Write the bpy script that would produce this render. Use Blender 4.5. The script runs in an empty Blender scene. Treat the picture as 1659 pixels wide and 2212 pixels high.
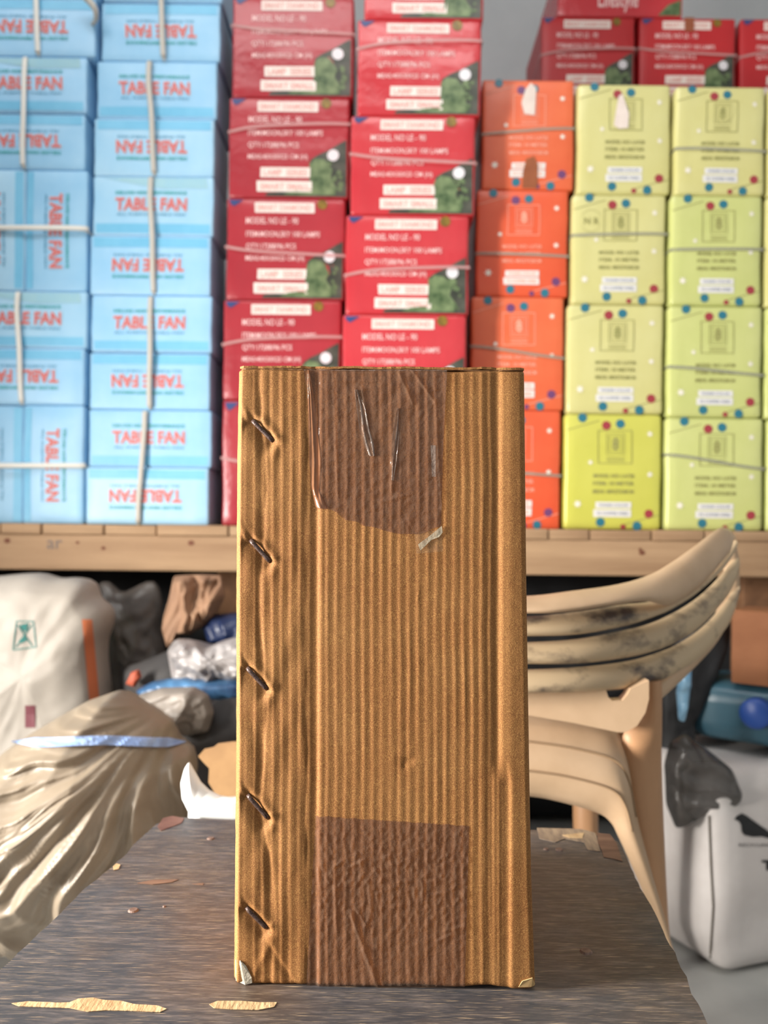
import bpy, bmesh, math, random
from mathutils import Vector, Matrix, noise
from mathutils.bvhtree import BVHTree
random.seed(7)
S = bpy.context.scene
COL = S.collection

# ---------------------------------------------------------------- camera, light, exposure
F = 1700.0                      # focal length in pixels of the 1659x2212 frame
HC = 0.83                       # camera height
HOR = 1150.0                    # row of the horizon
ROLL = math.radians(0.6)
CX = 829.5
cam_d = bpy.data.cameras.new('camera'); cam = bpy.data.objects.new('camera', cam_d); COL.objects.link(cam)
cam_d.sensor_width = 36; cam_d.lens = 36 * F / 2212; cam_d.shift_y = (HOR - 1106) / 2212
cam_d.clip_start = 0.02
cam.matrix_world = Matrix.Translation((0, 0, HC)) @ Matrix.Rotation(math.pi / 2, 4, 'X') @ Matrix.Rotation(ROLL, 4, 'Z')
cam_d.dof.use_dof = True; cam_d.dof.focus_distance = 0.56; cam_d.dof.aperture_fstop = cam_d.lens / 1000 / 0.0045
S.camera = cam
S.view_settings.view_transform = 'Standard'; S.view_settings.look = 'None'
S.view_settings.exposure = 0.0; S.view_settings.gamma = 1.0; S.view_settings.use_curve_mapping = False

w = bpy.data.worlds.new('world'); S.world = w; w.use_nodes = True
w.node_tree.nodes['Background'].inputs[0].default_value = (0.80, 0.90, 1.0, 1)
w.node_tree.nodes['Background'].inputs[1].default_value = 0.16

def area(name, loc, target, sx, sy, power, col):
    l = bpy.data.lights.new(name, 'AREA'); l.shape = 'RECTANGLE'; l.size = sx; l.size_y = sy; l.energy = power; l.color = col
    o = bpy.data.objects.new(name, l); COL.objects.link(o); o.location = loc
    o.rotation_euler = (Vector(target) - Vector(loc)).to_track_quat('-Z', 'Y').to_euler()
    return o
# light: the opening in the left wall, an added unseen lamp over the shelf, the open shop front behind the camera
side = area('daylight_left_opening', (-1.50, 0.35, 0.90), (0.0, 0.62, 0.70), 0.28, 0.75, 64, (1.0, 0.96, 0.90)); side.data.spread = math.radians(130)
area('overhead_box_fill', (-0.45, 0.62, 3.12), (-0.3, 1.9, 1.0), 2.2, 0.7, 35, (1.0, 0.98, 0.96))  # added lamp, unseen; lights the boxes but not the carton front
area('daylight_shop_front', (0.3, -2.3, 2.3), (0.1, 2.0, 1.2), 3.4, 1.8, 12, (1.0, 0.98, 0.95))

def ray(px, py):
    u, v = px - CX, HOR - py
    c, s = math.cos(ROLL), math.sin(ROLL)
    return Vector(((u * c - v * s) / F, 1.0, (u * s + v * c) / F))
CAM = Vector((0, 0, HC))
def P(px, py, d): return CAM + ray(px, py) * d
def Pz(px, py, z):
    r = ray(px, py); return CAM + r * ((z - HC) / r.z)

# ---------------------------------------------------------------- helpers
def lin(c):
    r = []
    for x in c[:3]:
        x /= 255.0; r.append(x / 12.92 if x <= 0.04045 else ((x + 0.055) / 1.055) ** 2.4)
    return (*r, 1)
class NT:
    def __init__(s, name):
        s.m = bpy.data.materials.new(name); s.m.use_nodes = True; s.t = s.m.node_tree
        s.b = s.t.nodes['Principled BSDF']; s.out = s.t.nodes['Material Output']
    def n(s, kind, **kw):
        x = s.t.nodes.new(kind)
        for k, v in kw.items():
            if k.startswith('i_'): x.inputs[k[2:].replace('_', ' ')].default_value = v
            else: setattr(x, k, v)
        return x
    def l(s, a, b): s.t.links.new(a, b)
def mat(name, col, rough=0.6, col2=None, nscale=8, bump=0.0, bscale=40, spec=0.5, stretch=None, lo=0.35, hi=0.65, coat=0, bdist=0.002, detail=6):
    T = NT(name); b = T.b
    b.inputs['Roughness'].default_value = rough; b.inputs['Specular IOR Level'].default_value = spec
    if coat: b.inputs['Coat Weight'].default_value = coat; b.inputs['Coat Roughness'].default_value = 0.15
    tc = T.n('ShaderNodeTexCoord'); mp = T.n('ShaderNodeMapping'); T.l(tc.outputs['Object'], mp.inputs[0])
    if stretch: mp.inputs['Scale'].default_value = stretch
    if col2 is None: b.inputs['Base Color'].default_value = lin(col)
    else:
        nz = T.n('ShaderNodeTexNoise', i_Scale=nscale, i_Detail=detail, i_Roughness=0.6); T.l(mp.outputs[0], nz.inputs['Vector'])
        r = T.n('ShaderNodeValToRGB'); e = r.color_ramp.elements
        e[0].position = lo; e[1].position = hi; e[0].color = lin(col); e[1].color = lin(col2)
        T.l(nz.outputs[0], r.inputs[0]); T.l(r.outputs[0], b.inputs['Base Color'])
    if bump:
        nb = T.n('ShaderNodeTexNoise', i_Scale=bscale, i_Detail=5.0); T.l(mp.outputs[0], nb.inputs['Vector'])
        bp = T.n('ShaderNodeBump', i_Strength=bump, i_Distance=bdist); T.l(nb.outputs[0], bp.inputs['Height']); T.l(bp.outputs[0], b.inputs['Normal'])
    return T.m
def film(name, col, alpha, rough=0.15, tint=(1, 1, 1, 1), bump=0.0, bscale=60):
    """thin plastic film: tinted see-through mixed with a glossy plastic surface"""
    m = mat(name, col, rough, bump=bump, bscale=bscale, spec=0.6)
    t = m.node_tree; b = t.nodes['Principled BSDF']; out = t.nodes['Material Output']
    tr = t.nodes.new('ShaderNodeBsdfTransparent'); tr.inputs[0].default_value = tint
    mx = t.nodes.new('ShaderNodeMixShader'); mx.inputs[0].default_value = alpha
    t.links.new(tr.outputs[0], mx.inputs[1]); t.links.new(b.outputs[0], mx.inputs[2]); t.links.new(mx.outputs[0], out.inputs[0])
    return m

def tag(o, label=None, cat=None, group=None, kind=None):
    if label: o['label'] = label
    if cat: o['category'] = cat
    if group: o['group'] = group
    if kind: o['kind'] = kind
    return o
def link(name, me, m=None, parent=None):
    o = bpy.data.objects.new(name, me); COL.objects.link(o)
    if m is not None and not me.materials: me.materials.append(m)
    if parent is not None:
        o.parent = parent; o.matrix_parent_inverse = parent.matrix_basis.inverted()
    return o
def empty(name, loc, label, cat, group=None):
    o = bpy.data.objects.new(name, None); COL.objects.link(o); o.location = loc; o.empty_display_size = 0.05
    return tag(o, label, cat, group)
def mesh(name, vs, fs, smooth=True):
    me = bpy.data.meshes.new(name); me.from_pydata([tuple(v) for v in vs], [], fs); me.update()
    bm = bmesh.new(); bm.from_mesh(me); bmesh.ops.recalc_face_normals(bm, faces=bm.faces); bm.to_mesh(me); bm.free()
    if smooth: me.polygons.foreach_set('use_smooth', [True] * len(me.polygons))
    return me
def N3(x, y, z=0, s=1): return noise.noise(Vector((x * s, y * s, z * s + 3.7)))

def boxmesh(name, lo, hi, r=0.004, n=10, warp=None):
    """rounded box with subdivided faces"""
    lo, hi = Vector(lo), Vector(hi); c = (lo + hi) / 2; h = (hi - lo) / 2
    r = min(r, min(h) * 0.9)
    bm = bmesh.new(); idx = {}
    def ticks(k):
        t = [-1.0] + [(-1 + 2 * i / n) * (1 - r / h[k]) for i in range(n + 1)] + [1.0]
        t2 = []
        for v in t:
            if not t2 or v - t2[-1] > 1e-9: t2.append(v)
        # two extra ticks inside the rounding
        a = 1 - r / h[k] * 0.4
        return sorted(set(t2 + [-a, a]))
    T = [ticks(k) for k in range(3)]
    def V(p):
        key = tuple(round(x, 7) for x in p)
        if key not in idx:
            q = Vector([p[k] * h[k] for k in range(3)])
            inn = Vector([max(-(h[k] - r), min(h[k] - r, q[k])) for k in range(3)])
            dlt = q - inn
            if dlt.length > 1e-9: q = inn + dlt.normalized() * r if sum(abs(x) > 1e-9 for x in dlt) > 1 else inn + dlt
            q = q + c
            if warp: q = warp(q)
            idx[key] = bm.verts.new(q)
        return idx[key]
    for ax in range(3):
        a, b = [(1, 2), (2, 0), (0, 1)][ax]
        for sgn in (-1, 1):
            for i in range(len(T[a]) - 1):
                for j in range(len(T[b]) - 1):
                    q = []
                    for (ii, jj) in ((i, j), (i + 1, j), (i + 1, j + 1), (i, j + 1)):
                        p = [0, 0, 0]; p[ax] = sgn; p[a] = T[a][ii]; p[b] = T[b][jj]; q.append(V(p))
                    if len(set(q)) == 4:
                        try: bm.faces.new(q if sgn > 0 else q[::-1])
                        except ValueError: pass
    me = bpy.data.meshes.new(name); bm.to_mesh(me); bm.free()
    me.polygons.foreach_set('use_smooth', [True] * len(me.polygons))
    return me

_tc = {}
def textdata(s, bold=0.0):
    """flat text as (verts, faces), x from 0..w, z from 0..cap, unit cap height"""
    k = (s, bold)
    if k in _tc: return _tc[k]
    cu = bpy.data.curves.new('t', 'FONT'); cu.body = s; cu.size = 1.0; cu.offset = bold; cu.resolution_u = 2; cu.fill_mode = 'FRONT'
    o = bpy.data.objects.new('t', cu); COL.objects.link(o); bpy.context.view_layer.update()
    me = bpy.data.meshes.new_from_object(o.evaluated_get(bpy.context.evaluated_depsgraph_get()))
    vs = [(v.co.x, v.co.y) for v in me.vertices]; fs = [tuple(p.vertices) for p in me.polygons]
    bpy.data.objects.remove(o); bpy.data.curves.remove(cu); bpy.data.meshes.remove(me)
    x0 = min(v[0] for v in vs); x1 = max(v[0] for v in vs); y0 = min(v[1] for v in vs); y1 = max(v[1] for v in vs)
    vs = [((x - x0) / (x1 - x0), (y - y0) / (y1 - y0)) for x, y in vs]
    _tc[k] = (vs, fs); return _tc[k]
class Dec:
    """flat printing collected in the plane y=0 (x right, z up), one mesh"""
    def __init__(s): s.v = []; s.f = []
    def add(s, vs, fs, off=0.0):
        n = len(s.v); s.v += [Vector((x, off, z)) for x, z in vs]; s.f += [tuple(i + n for i in f) for f in fs]
    def text(s, t, x0, x1, z0, z1, rot=0, bold=0.02, off=0.0):
        vs, fs = textdata(t, bold)
        o = []
        for u, v in vs:
            if rot == 180: u, v = 1 - u, 1 - v
            elif rot == 90: u, v = v, 1 - u          # reads downwards
            elif rot == -90: u, v = 1 - v, u
            o.append((x0 + (x1 - x0) * u, z0 + (z1 - z0) * v))
        s.add(o, fs, off)
    def rect(s, x0, x1, z0, z1, off=0.0, n=8):
        vs = []; fs = []
        for j in range(n + 1):
            for i in range(n + 1): vs.append((x0 + (x1 - x0) * i / n, z0 + (z1 - z0) * j / n))
        for j in range(n):
            for i in range(n): a = j * (n + 1) + i; fs.append((a, a + 1, a + n + 2, a + n + 1))
        s.add(vs, fs, off)
    def frame(s, x0, x1, z0, z1, t, off=0.0):
        s.rect(x0, x1, z0, z0 + t, off, 2); s.rect(x0, x1, z1 - t, z1, off, 2); s.rect(x0, x0 + t, z0, z1, off, 2); s.rect(x1 - t, x1, z0, z1, off, 2)
    def disc(s, x, z, r, off=0.0, n=16, rz=None):
        rz = rz or r
        s.add([(x, z)] + [(x + r * math.cos(a * 6.2832 / n), z + rz * math.sin(a * 6.2832 / n)) for a in range(n)], [(0, i + 1, (i + 1) % n + 1) for i in range(n)], off)
    def poly(s, pts, off=0.0): s.add(pts, [tuple(range(len(pts)))], off)
    def star(s, x, z, r, off=0.0, n=6):
        pts = [(x + r * (1 if k % 2 == 0 else 0.45) * math.cos(k * math.pi / n), z + r * (1 if k % 2 == 0 else 0.45) * math.sin(k * math.pi / n)) for k in range(2 * n)]
        s.add([(x, z)] + pts, [(0, i + 1, (i + 1) % (2 * n) + 1) for i in range(2 * n)], off)
    def build(s, name, warp=None, base=0.0):
        vs = [Vector((v.x, base + v.y, v.z)) for v in s.v]
        if warp: vs = [warp(v) for v in vs]
        me = bpy.data.meshes.new(name); me.from_pydata([tuple(v) for v in vs], [], s.f); me.update(); return me

def crom(pts, n=8):
    out = []; k = len(pts)
    for i in range(k - 1):
        p0, p1, p2, p3 = pts[max(i - 1, 0)], pts[i], pts[i + 1], pts[min(i + 2, k - 1)]
        for j in range(n):
            t = j / n
            out.append(0.5 * ((2 * p1) + (p2 - p0) * t + (2 * p0 - 5 * p1 + 4 * p2 - p3) * t * t + (3 * p1 - p0 - 3 * p2 + p3) * t ** 3))
    out.append(pts[-1]); return out
def tube(name, pts, r, n=8, taper=None, flat=1.0, up=Vector((0, 1, 0))):
    vs = []; fs = []
    for i, p in enumerate(pts):
        t = (pts[min(i + 1, len(pts) - 1)] - pts[max(i - 1, 0)]).normalized()
        a = t.cross(up)
        if a.length < 1e-4: a = t.cross(Vector((1, 0, 0)))
        a.normalize(); b = a.cross(t).normalized(); rr = r * (taper(i / (len(pts) - 1)) if taper else 1)
        for k in range(n):
            an = 6.28318 * k / n; vs.append(p + a * math.cos(an) * rr + b * math.sin(an) * rr * flat)
    for i in range(len(pts) - 1):
        for k in range(n): fs.append((i * n + k, i * n + (k + 1) % n, (i + 1) * n + (k + 1) % n, (i + 1) * n + k))
    fs.append(tuple(range(n))[::-1]); fs.append(tuple((len(pts) - 1) * n + k for k in range(n)))
    return mesh(name, vs, fs)
def strip(name, tops, bots, th, n=6, bow=0.004, steps=8):
    """solid band between two 3D curves, thickness th along y, slightly bowed"""
    A = crom(tops, steps); B = crom(bots, steps); m = len(A); vs = []; fs = []
    prof = []
    for j in range(n + 1):
        t = j / n; prof.append((t, -bow * math.sin(math.pi * t) - th / 2 * math.sqrt(max(0, 1 - (2 * t - 1) ** 4))))
    for j in range(n + 1):
        t = 1 - j / n; prof.append((t, -bow * math.sin(math.pi * t) + th / 2 * math.sqrt(max(0, 1 - (2 * t - 1) ** 4)) + 1e-5))
    K = len(prof)
    for i in range(m):
        for t, y in prof: vs.append(A[i].lerp(B[i], t) + Vector((0, y, 0)))
    for i in range(m - 1):
        for k in range(K): fs.append((i * K + k, i * K + (k + 1) % K, (i + 1) * K + (k + 1) % K, (i + 1) * K + k))
    fs.append(tuple(range(K))[::-1]); fs.append(tuple((m - 1) * K + k for k in range(K)))
    return mesh(name, vs, fs)
def slab(name, pts, th, axis=Vector((0, 1, 0))):
    """polygon (3D points) extruded by th along axis"""
    bm = bmesh.new(); f = bm.faces.new([bm.verts.new(p) for p in pts])
    g = bmesh.ops.extrude_face_region(bm, geom=[f]); bmesh.ops.translate(bm, vec=axis * th, verts=[e for e in g['geom'] if isinstance(e, bmesh.types.BMVert)])
    bmesh.ops.recalc_face_normals(bm, faces=bm.faces)
    me = bpy.data.meshes.new(name); bm.to_mesh(me); bm.free(); return me
def inter(pts, x):
    if x <= pts[0][0]: return pts[0][1]
    for (a, b), (c, d) in zip(pts, pts[1:]):
        if x <= c: return b + (d - b) * (x - a) / (c - a)
    return pts[-1][1]
def pillow(name, poly, d, T, amp=0.02, sc=9, rings=34, seg=150, ctr=None, seed=0, ridged=True, power=0.5, stretch=(1, 1), tilt=0.0):
    """puffy closed body whose outline at depth d is the given one; wrinkled on both faces"""
    pp = [Vector((x, y, 0)) for x, y in poly]
    c = Vector((sum(p.x for p in pp) / len(pp), sum(p.y for p in pp) / len(pp), 0)) if ctr is None else Vector((ctr[0], ctr[1], 0))
    L = [0]
    q = pp + [pp[0]]
    for a, b in zip(q, q[1:]): L.append(L[-1] + (b - a).length)
    out = []
    for k in range(seg):
        s = L[-1] * k / seg
        for i in range(len(pp)):
            if L[i] <= s <= L[i + 1]:
                t = (s - L[i]) / max(1e-6, L[i + 1] - L[i]); out.append(q[i].lerp(q[i + 1], t)); break
    out = [(out[k - 1] + out[k] * 2 + out[(k + 1) % seg]) / 4 for k in range(seg)]
    vs = []; fs = []
    def nz(x, z, o):
        v = Vector((x * sc * stretch[0], z * sc * stretch[1], seed * 5.1 + o))
        v = v + Vector((noise.noise(v * 0.6), noise.noise(v * 0.6 + Vector((5, 1, 2))), 0)) * 0.9
        if ridged: return (0.5 - abs(noise.noise(v))) * 1.3 + 0.5 * (0.4 - abs(noise.noise(v * 2.3))) + 0.12 * noise.noise(v * 7)
        return noise.noise(v) + 0.4 * noise.noise(v * 2.4)
    for side in (-1, 1):
        vs0 = len(vs)
        for r in range(rings + 1):
            f = r / rings; f = 1 - (1 - f) ** 1.6
            bul = T * (max(0, 1 - f * f)) ** power
            for k in range(seg):
                p = c.lerp(out[k], f); w3 = P(p.x, p.y, d)
                fade = min(1, (1 - f) * 6)
                w3.y += side * bul + (-side if side < 0 else -1) * 0
                w3.y += side * amp * nz(w3.x, w3.z, side) * fade + tilt * (HC - w3.z)
                vs.append(w3)
        for r in range(rings):
            for k in range(seg):
                a = vs0 + r * seg + k; b = vs0 + r * seg + (k + 1) % seg
                fs.append((a, b, b + seg, a + seg) if side < 0 else (b, a, a + seg, b + seg))
    me = bpy.data.meshes.new(name); me.from_pydata([tuple(v) for v in vs], [], fs); me.update()
    bm = bmesh.new(); bm.from_mesh(me); bmesh.ops.remove_doubles(bm, verts=bm.verts, dist=1e-5); bmesh.ops.recalc_face_normals(bm, faces=bm.faces)
    for v in bm.verts:
        if v.co.z < 0.002: v.co.z = 0.002
    bm.to_mesh(me); bm.free(); me.polygons.foreach_set('use_smooth', [True] * len(me.polygons))
    return me
def bvh(me):
    return BVHTree.FromPolygons([v.co.copy() for v in me.vertices], [tuple(p.vertices) for p in me.polygons])
def onto(tree, name, vs, fs, off=0.0015):
    """lay pixel-space shape on a surface, as a thin print following it"""
    out = []
    last = None
    for x, y in vs:
        r = ray(x, y).normalized(); h = tree.ray_cast(CAM, r)
        if h[0] is None: h0 = CAM + r * (last or 1.5)
        else: h0 = h[0]; last = (h0 - CAM).length
        out.append(h0 - r * off)
    me = bpy.data.meshes.new(name); me.from_pydata([tuple(v) for v in out], [], fs); me.update(); return me
def gridpoly(x0, x1, y0, y1, nx, ny, fx=None):
    vs = []; fs = []
    for j in range(ny + 1):
        for i in range(nx + 1):
            u, v = i / nx, j / ny; x, y = x0 + (x1 - x0) * u, y0 + (y1 - y0) * v
            if fx: x, y = fx(x, y, u, v)
            vs.append((x, y))
    for j in range(ny):
        for i in range(nx): a = j * (nx + 1) + i; fs.append((a, a + 1, a + nx + 2, a + nx + 1))
    return vs, fs

# ---------------------------------------------------------------- setting
m_floor = mat('floor_concrete', (150, 150, 148), 0.55, (172, 172, 168), 3, bump=0.15, bscale=60)
m_wall = mat('wall_plaster', (196, 200, 202), 0.9, (214, 217, 218), 1.5, bump=0.1, bscale=30)
def struct(name, lo, hi, m):
    return tag(link(name, boxmesh(name, lo, hi, 0.001, 1), m), kind='structure')
struct('floor', (-1.65, -2.6, -0.05), (2.4, 2.85, 0), m_floor)
struct('wall_back', (-1.65, 2.85, 0), (2.4, 2.95, 3.2), m_wall)
struct('ceiling', (-1.65, -2.6, 3.2), (2.4, 2.95, 3.3), m_wall)
struct('wall_right', (2.4, -2.6, 0), (2.5, 2.95, 3.2), m_wall)
bm = bmesh.new()
for lo, hi in (((-1.65, 0.52, 0), (-1.53, 2.85, 3.2)), ((-1.65, -2.6, 0), (-1.53, 0.16, 3.2)), ((-1.65, 0.16, 0), (-1.53, 0.52, 0.45)), ((-1.65, 0.16, 1.32), (-1.53, 0.52, 3.2))):
    c = [(a + b) / 2 for a, b in zip(lo, hi)]; s = [b - a for a, b in zip(lo, hi)]
    bmesh.ops.create_cube(bm, size=1, matrix=Matrix.Translation(c) @ Matrix.Diagonal((*s, 1)))
me = bpy.data.meshes.new('wall_left'); bm.to_mesh(me); bm.free()
tag(link('wall_left', me, m_wall), kind='structure')

# ---------------------------------------------------------------- wooden shelf
ZS = 0.842; DF = 1.795
wood = mat('rough_pine', (146, 114, 84), 0.75, (178, 146, 112), 2.2, bump=0.3, bscale=30, stretch=(1, 6, 14), lo=0.3, hi=0.7)
wood2 = mat('dark_pine', (105, 72, 48), 0.8, (140, 100, 68), 3, stretch=(6, 1, 6))
dark_ink = mat('dark_stain', (110, 66, 46), 0.8)
grey_ink = mat('grey_stain', (112, 102, 98), 0.8)
sh = empty('wooden_shelf', (0, DF, ZS), 'rough pine shelf of planks on a thick front beam carrying all the box stacks', 'shelf')
x = -1.5; k = 0
while x < 1.85:
    ww = [0.094, 0.142, 0.12, 0.165, 0.105][k % 5]; k += 1
    link('plank', boxmesh('plank', (x, DF + 0.002 * (k % 3), ZS - 0.024), (x + ww - 0.004, 2.78, ZS - 0.0008 * (k % 3)), 0.002, 1), wood, sh)
    x += ww
link('front_beam', boxmesh('front_beam', (-1.5, DF + 0.004, ZS - 0.106), (1.85, DF + 0.05, ZS - 0.0245), 0.004, 20), wood, sh)
link('rear_beam', boxmesh('rear_beam', (-1.5, 2.70, ZS - 0.106), (1.85, 2.75, ZS - 0.0245), 0.004, 4), wood2, sh)
for bx_, by_, r in ((222, 1184, 5), (412, 1173, 7), (166, 1172, 4), (1388, 1194, 7), (1384, 1187, 4), (14, 1168, 7)):
    p = P(bx_, by_, DF); bd = Dec(); bd.disc(p.x, p.z, r / F * DF, 0, 12, r * 0.8 / F * DF); link('knot', bd.build('knot', None, DF + 0.0034), dark_ink, sh)
bd = Dec(); p = P(100, 1178, DF); bd.text('ar', p.x, p.x + 0.035, p.z - 0.008, p.z + 0.012, bold=0.0)
link('ink_mark', bd.build('ink_mark', None, DF + 0.0034), grey_ink, sh)
for lx, ly in ((-0.41, 1.935), (0.885, 1.935), (-0.40, 2.62), (0.86, 2.62), (-1.48, 2.62), (1.7, 2.62)):
    link('leg', boxmesh('leg', (lx, ly, 0), (lx + 0.07, ly + 0.07, ZS - 0.026), 0.003, 4), wood2, sh)

# ---------------------------------------------------------------- carton stacks
def mk_warp(w_, h_, seed, bul=0.0025, lean=0.0):
    def f(p):
        u = max(-1, min(1, 2 * p.x / w_)); v = max(-1, min(1, 2 * p.z / h_ - 1))
        e = (1 - u * u) * (1 - v * v)
        dy = -bul * e + 0.0025 * N3(p.x, p.z, seed, 9) * (1 - u ** 4) * (1 - v ** 4) if p.y < 0.1 else 0
        dx = 0.003 * N3(p.z, seed, p.y, 6) * (1 - v * v) + 0.0012 * N3(p.z, seed + 4, 0, 30) * (1 - v ** 4)
        return Vector((p.x + dx, p.y + dy, p.z))
    return f
def carton(name, w_, h_, dp, m, seed, loc, label, cat, group, bul=0.0025, r=0.004):
    wf = mk_warp(w_, h_, seed, bul)
    o = link(name, boxmesh(name, (-w_ / 2, 0, 0), (w_ / 2 - 0.0015, dp, h_), r, 12, wf), m)
    o.location = loc; tag(o, label, cat, group)
    return o, wf
OFF = 0.0006
def put(o, name, dec, m, wf, lift=1, kind=None):
    c = link(name, dec.build(name, wf, -OFF * lift), m); c.parent = o
    if kind: c['kind'] = kind
    return c

# --- blue fan boxes, strapped in pairs
blues = [mat('blue_card_a', (150, 204, 240), 0.42, (174, 216, 246), 5, bump=0.12, bscale=14, bdist=0.01),
         mat('blue_card_b', (158, 208, 240), 0.40, (182, 220, 242), 4, bump=0.12, bscale=14, bdist=0.01),
         mat('blue_card_c', (146, 200, 236), 0.45, (166, 212, 242), 6, bump=0.12, bscale=14, bdist=0.01)]
deep = mat('deeper_blue_print', (112, 188, 226), 0.45, (126, 198, 234), 10)
redp = mat('red_print', (214, 104, 98), 0.5); whitep = mat('pale_outline_print', (196, 206, 220), 0.5); greenp = mat('green_print', (60, 168, 170), 0.5); greyp = mat('grey_blue_print', (96, 160, 190), 0.5)
strapm = mat('white_plastic_strap', (232, 230, 222), 0.4); strapm2 = mat('dusty_strap', (200, 196, 186), 0.5)
fade = mat('dusty_blue_card', (166, 206, 214), 0.6, (150, 200, 222), 9)
def half_print(d, dd, w_, h_, z0, up, horiz=None):
    pass
def blue_bundle(x0, x1, y0, ztop, zbot, d, rotated, strap_px, text_x, label, seed, frac=0.5, dust=False, strap2=None):
    c = P((x0 + x1) / 2, y0 + 100, d); w_ = (x1 - x0) / F * d; H = ztop - zbot; dp = 0.17
    root = empty('fan_box_bundle', (c.x, d, zbot), label, 'box bundle', 'strapped pairs of blue fan boxes')
    px = F / d; tx0 = text_x[0] - (x0 + x1) / 2; tx1 = text_x[1] - (x0 + x1) / 2
    tx0 /= px; tx1 /= px
    for k in (0, 1):
        if not rotated:
            hh = H * frac if k == 0 else H * (1 - frac); zb = 0 if k == 0 else H * frac; ww = w_; cx = 0
        else:
            sp = rotated / px - ((x0 + x1) / 2) / px      # seam position
            a, b = (-w_ / 2, sp) if k == 0 else (sp, w_ / 2); ww = b - a; cx = (a + b) / 2; hh = H; zb = 0
        wf = mk_warp(ww, hh, seed + k, 0.003)
        bx = link('fan_box', boxmesh('fan_box', (-ww / 2, 0, 0), (ww / 2, dp, hh - 0.0006), 0.006, 10, wf), blues[(seed + k) % 3])
        bx.parent = root; bx.location = (cx + (0.003 if k else -0.002) * (not rotated), 0.002 * ((seed + k) % 3), zb)
        A = Dec(); B = Dec(); G = Dec(); Y = Dec(); D_ = Dec()
        bt = 0.012
        if not rotated:
            up = (k == 1); s = 1 if up else -1; mid = hh * (0.52 if up else 0.50); th = 13.5 / px
            D_.rect(-ww / 2 + 0.008, ww / 2 - 0.008, *((0.006, hh * 0.2) if up else (hh * 0.80, hh - 0.006)))
            A.text('TABLE FAN', tx0, tx1, mid - th, mid + th, 0 if up else 180, 0.028)
            B.text('TABLE FAN', tx0 - 0.002, tx1 + 0.002, mid - th - 0.002, mid + th + 0.002, 0 if up else 180, 0.065)
            zg = mid + s * 25 / px; zy = mid - s * 22 / px
            G.text('DELUXE HIGH PERFORMANCE', tx0, tx1, zg - 0.004, zg + 0.004, 0 if up else 180, 0.03)
            Y.text('ALL PURPOSE TABLE FAN', tx0 + 0.003, tx1 - 0.003, zy - 0.003, zy + 0.003, 0 if up else 180, 0.02)
        else:
            rr = 90 if k == 1 else -90; s = 1 if k == 1 else -1
            mx = (0.0 if k == 1 else 0.0); th = 13.5 / px; z1 = H * 0.80; z0 = H * 0.19
            D_.rect(*((-ww / 2 + 0.004, -ww / 2 + 0.02) if k == 1 else (ww / 2 - 0.024, ww / 2 - 0.004)), 0.006, hh - 0.006)
            A.text('TABLE FAN', mx - th, mx + th, z0, z1, rr, 0.028); B.text('TABLE FAN', mx - th - 0.002, mx + th + 0.002, z0 - 0.002, z1 + 0.002, rr, 0.065)
            G.text('DELUXE HIGH PERFORMANCE', mx + s * 25 / px - 0.004, mx + s * 25 / px + 0.004, z0, z1, rr, 0.03)
            Y.text('ALL PURPOSE TABLE FAN', mx - s * 22 / px - 0.003, mx - s * 22 / px + 0.003, z0, z1, rr, 0.02)
        put(bx, 'printed_band', D_, deep, wf, 1); put(bx, 'title_outline', B, whitep, wf, 2.0); put(bx, 'printed_title', A, redp, wf, 3.0)
        put(bx, 'green_caption', G, greenp, wf, 2); put(bx, 'grey_caption', Y, greyp, wf, 2)
        if dust and k == 1:
            Q = Dec(); Q.poly([(-ww * .42, hh * .96), (ww * .44, hh * .97), (ww * .45, hh * .80), (ww * .1, hh * .78), (-ww * .1, hh * .84)]); put(bx, 'dust_smudge', Q, fade, wf, 1.5)
    # strap loop
    def loop(a, b, vertical=True):
        rr = 0.0066
        if vertical:
            X = a / px - ((x0 + x1) / 2) / px; X2 = b / px - ((x0 + x1) / 2) / px; e = 0.004
            pts = [Vector((X2, -e - .001, 0.007)), Vector((X2 * .85 + X * .15, -e - 0.005, H * .2)), Vector(((X + X2) / 2 + 0.002, -e - 0.008, H / 2)), Vector((X, -e - 0.005, H * .8)), Vector((X, -e - 0.001, H - 0.007)), Vector((X, dp + e, H - 0.007)), Vector((X2, dp + e, 0.007))]
        else:
            Z = ztop - P(100, a, d).z; Z = H - Z; e = 0.004
            pts = [Vector((-w_ / 2 - e, 0, Z - 0.003)), Vector((-w_ / 4, -e - 0.006, Z)), Vector((w_ / 4, -e - 0.006, Z + .002)), Vector((w_ / 2 - .004, -e, Z + 0.003)), Vector((w_ / 2 - .003, 0.01, Z + 0.002)), Vector((w_ / 2 - .003, dp, Z)), Vector((-w_ / 2 + .003, dp + e, Z))]
        if vertical: cp = crom(pts[:5], 6) + crom(pts[5:], 2)
        else: cp = crom(pts[:5], 6) + crom(pts[5:], 2)
        cp.append(cp[0].copy())
        me = tube('strap', cp, rr, 8, flat=0.55)
        o = link('strap', me, strapm if seed % 2 == 0 else strapm2); o.parent = root
    loop(strap_px[0], strap_px[1], not rotated)
    return root
dA, dB = 1.90, 1.90
def col_z(x, ys, d): return [P(x, y, d).z for y in ys[:-1]] + [ZS]
LA = col_z(70, [-130, 122, 365, 628, 875, 1130], dA); LB = col_z(330, [-122, 130, 380, 638, 885, 1138], dB)
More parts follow.
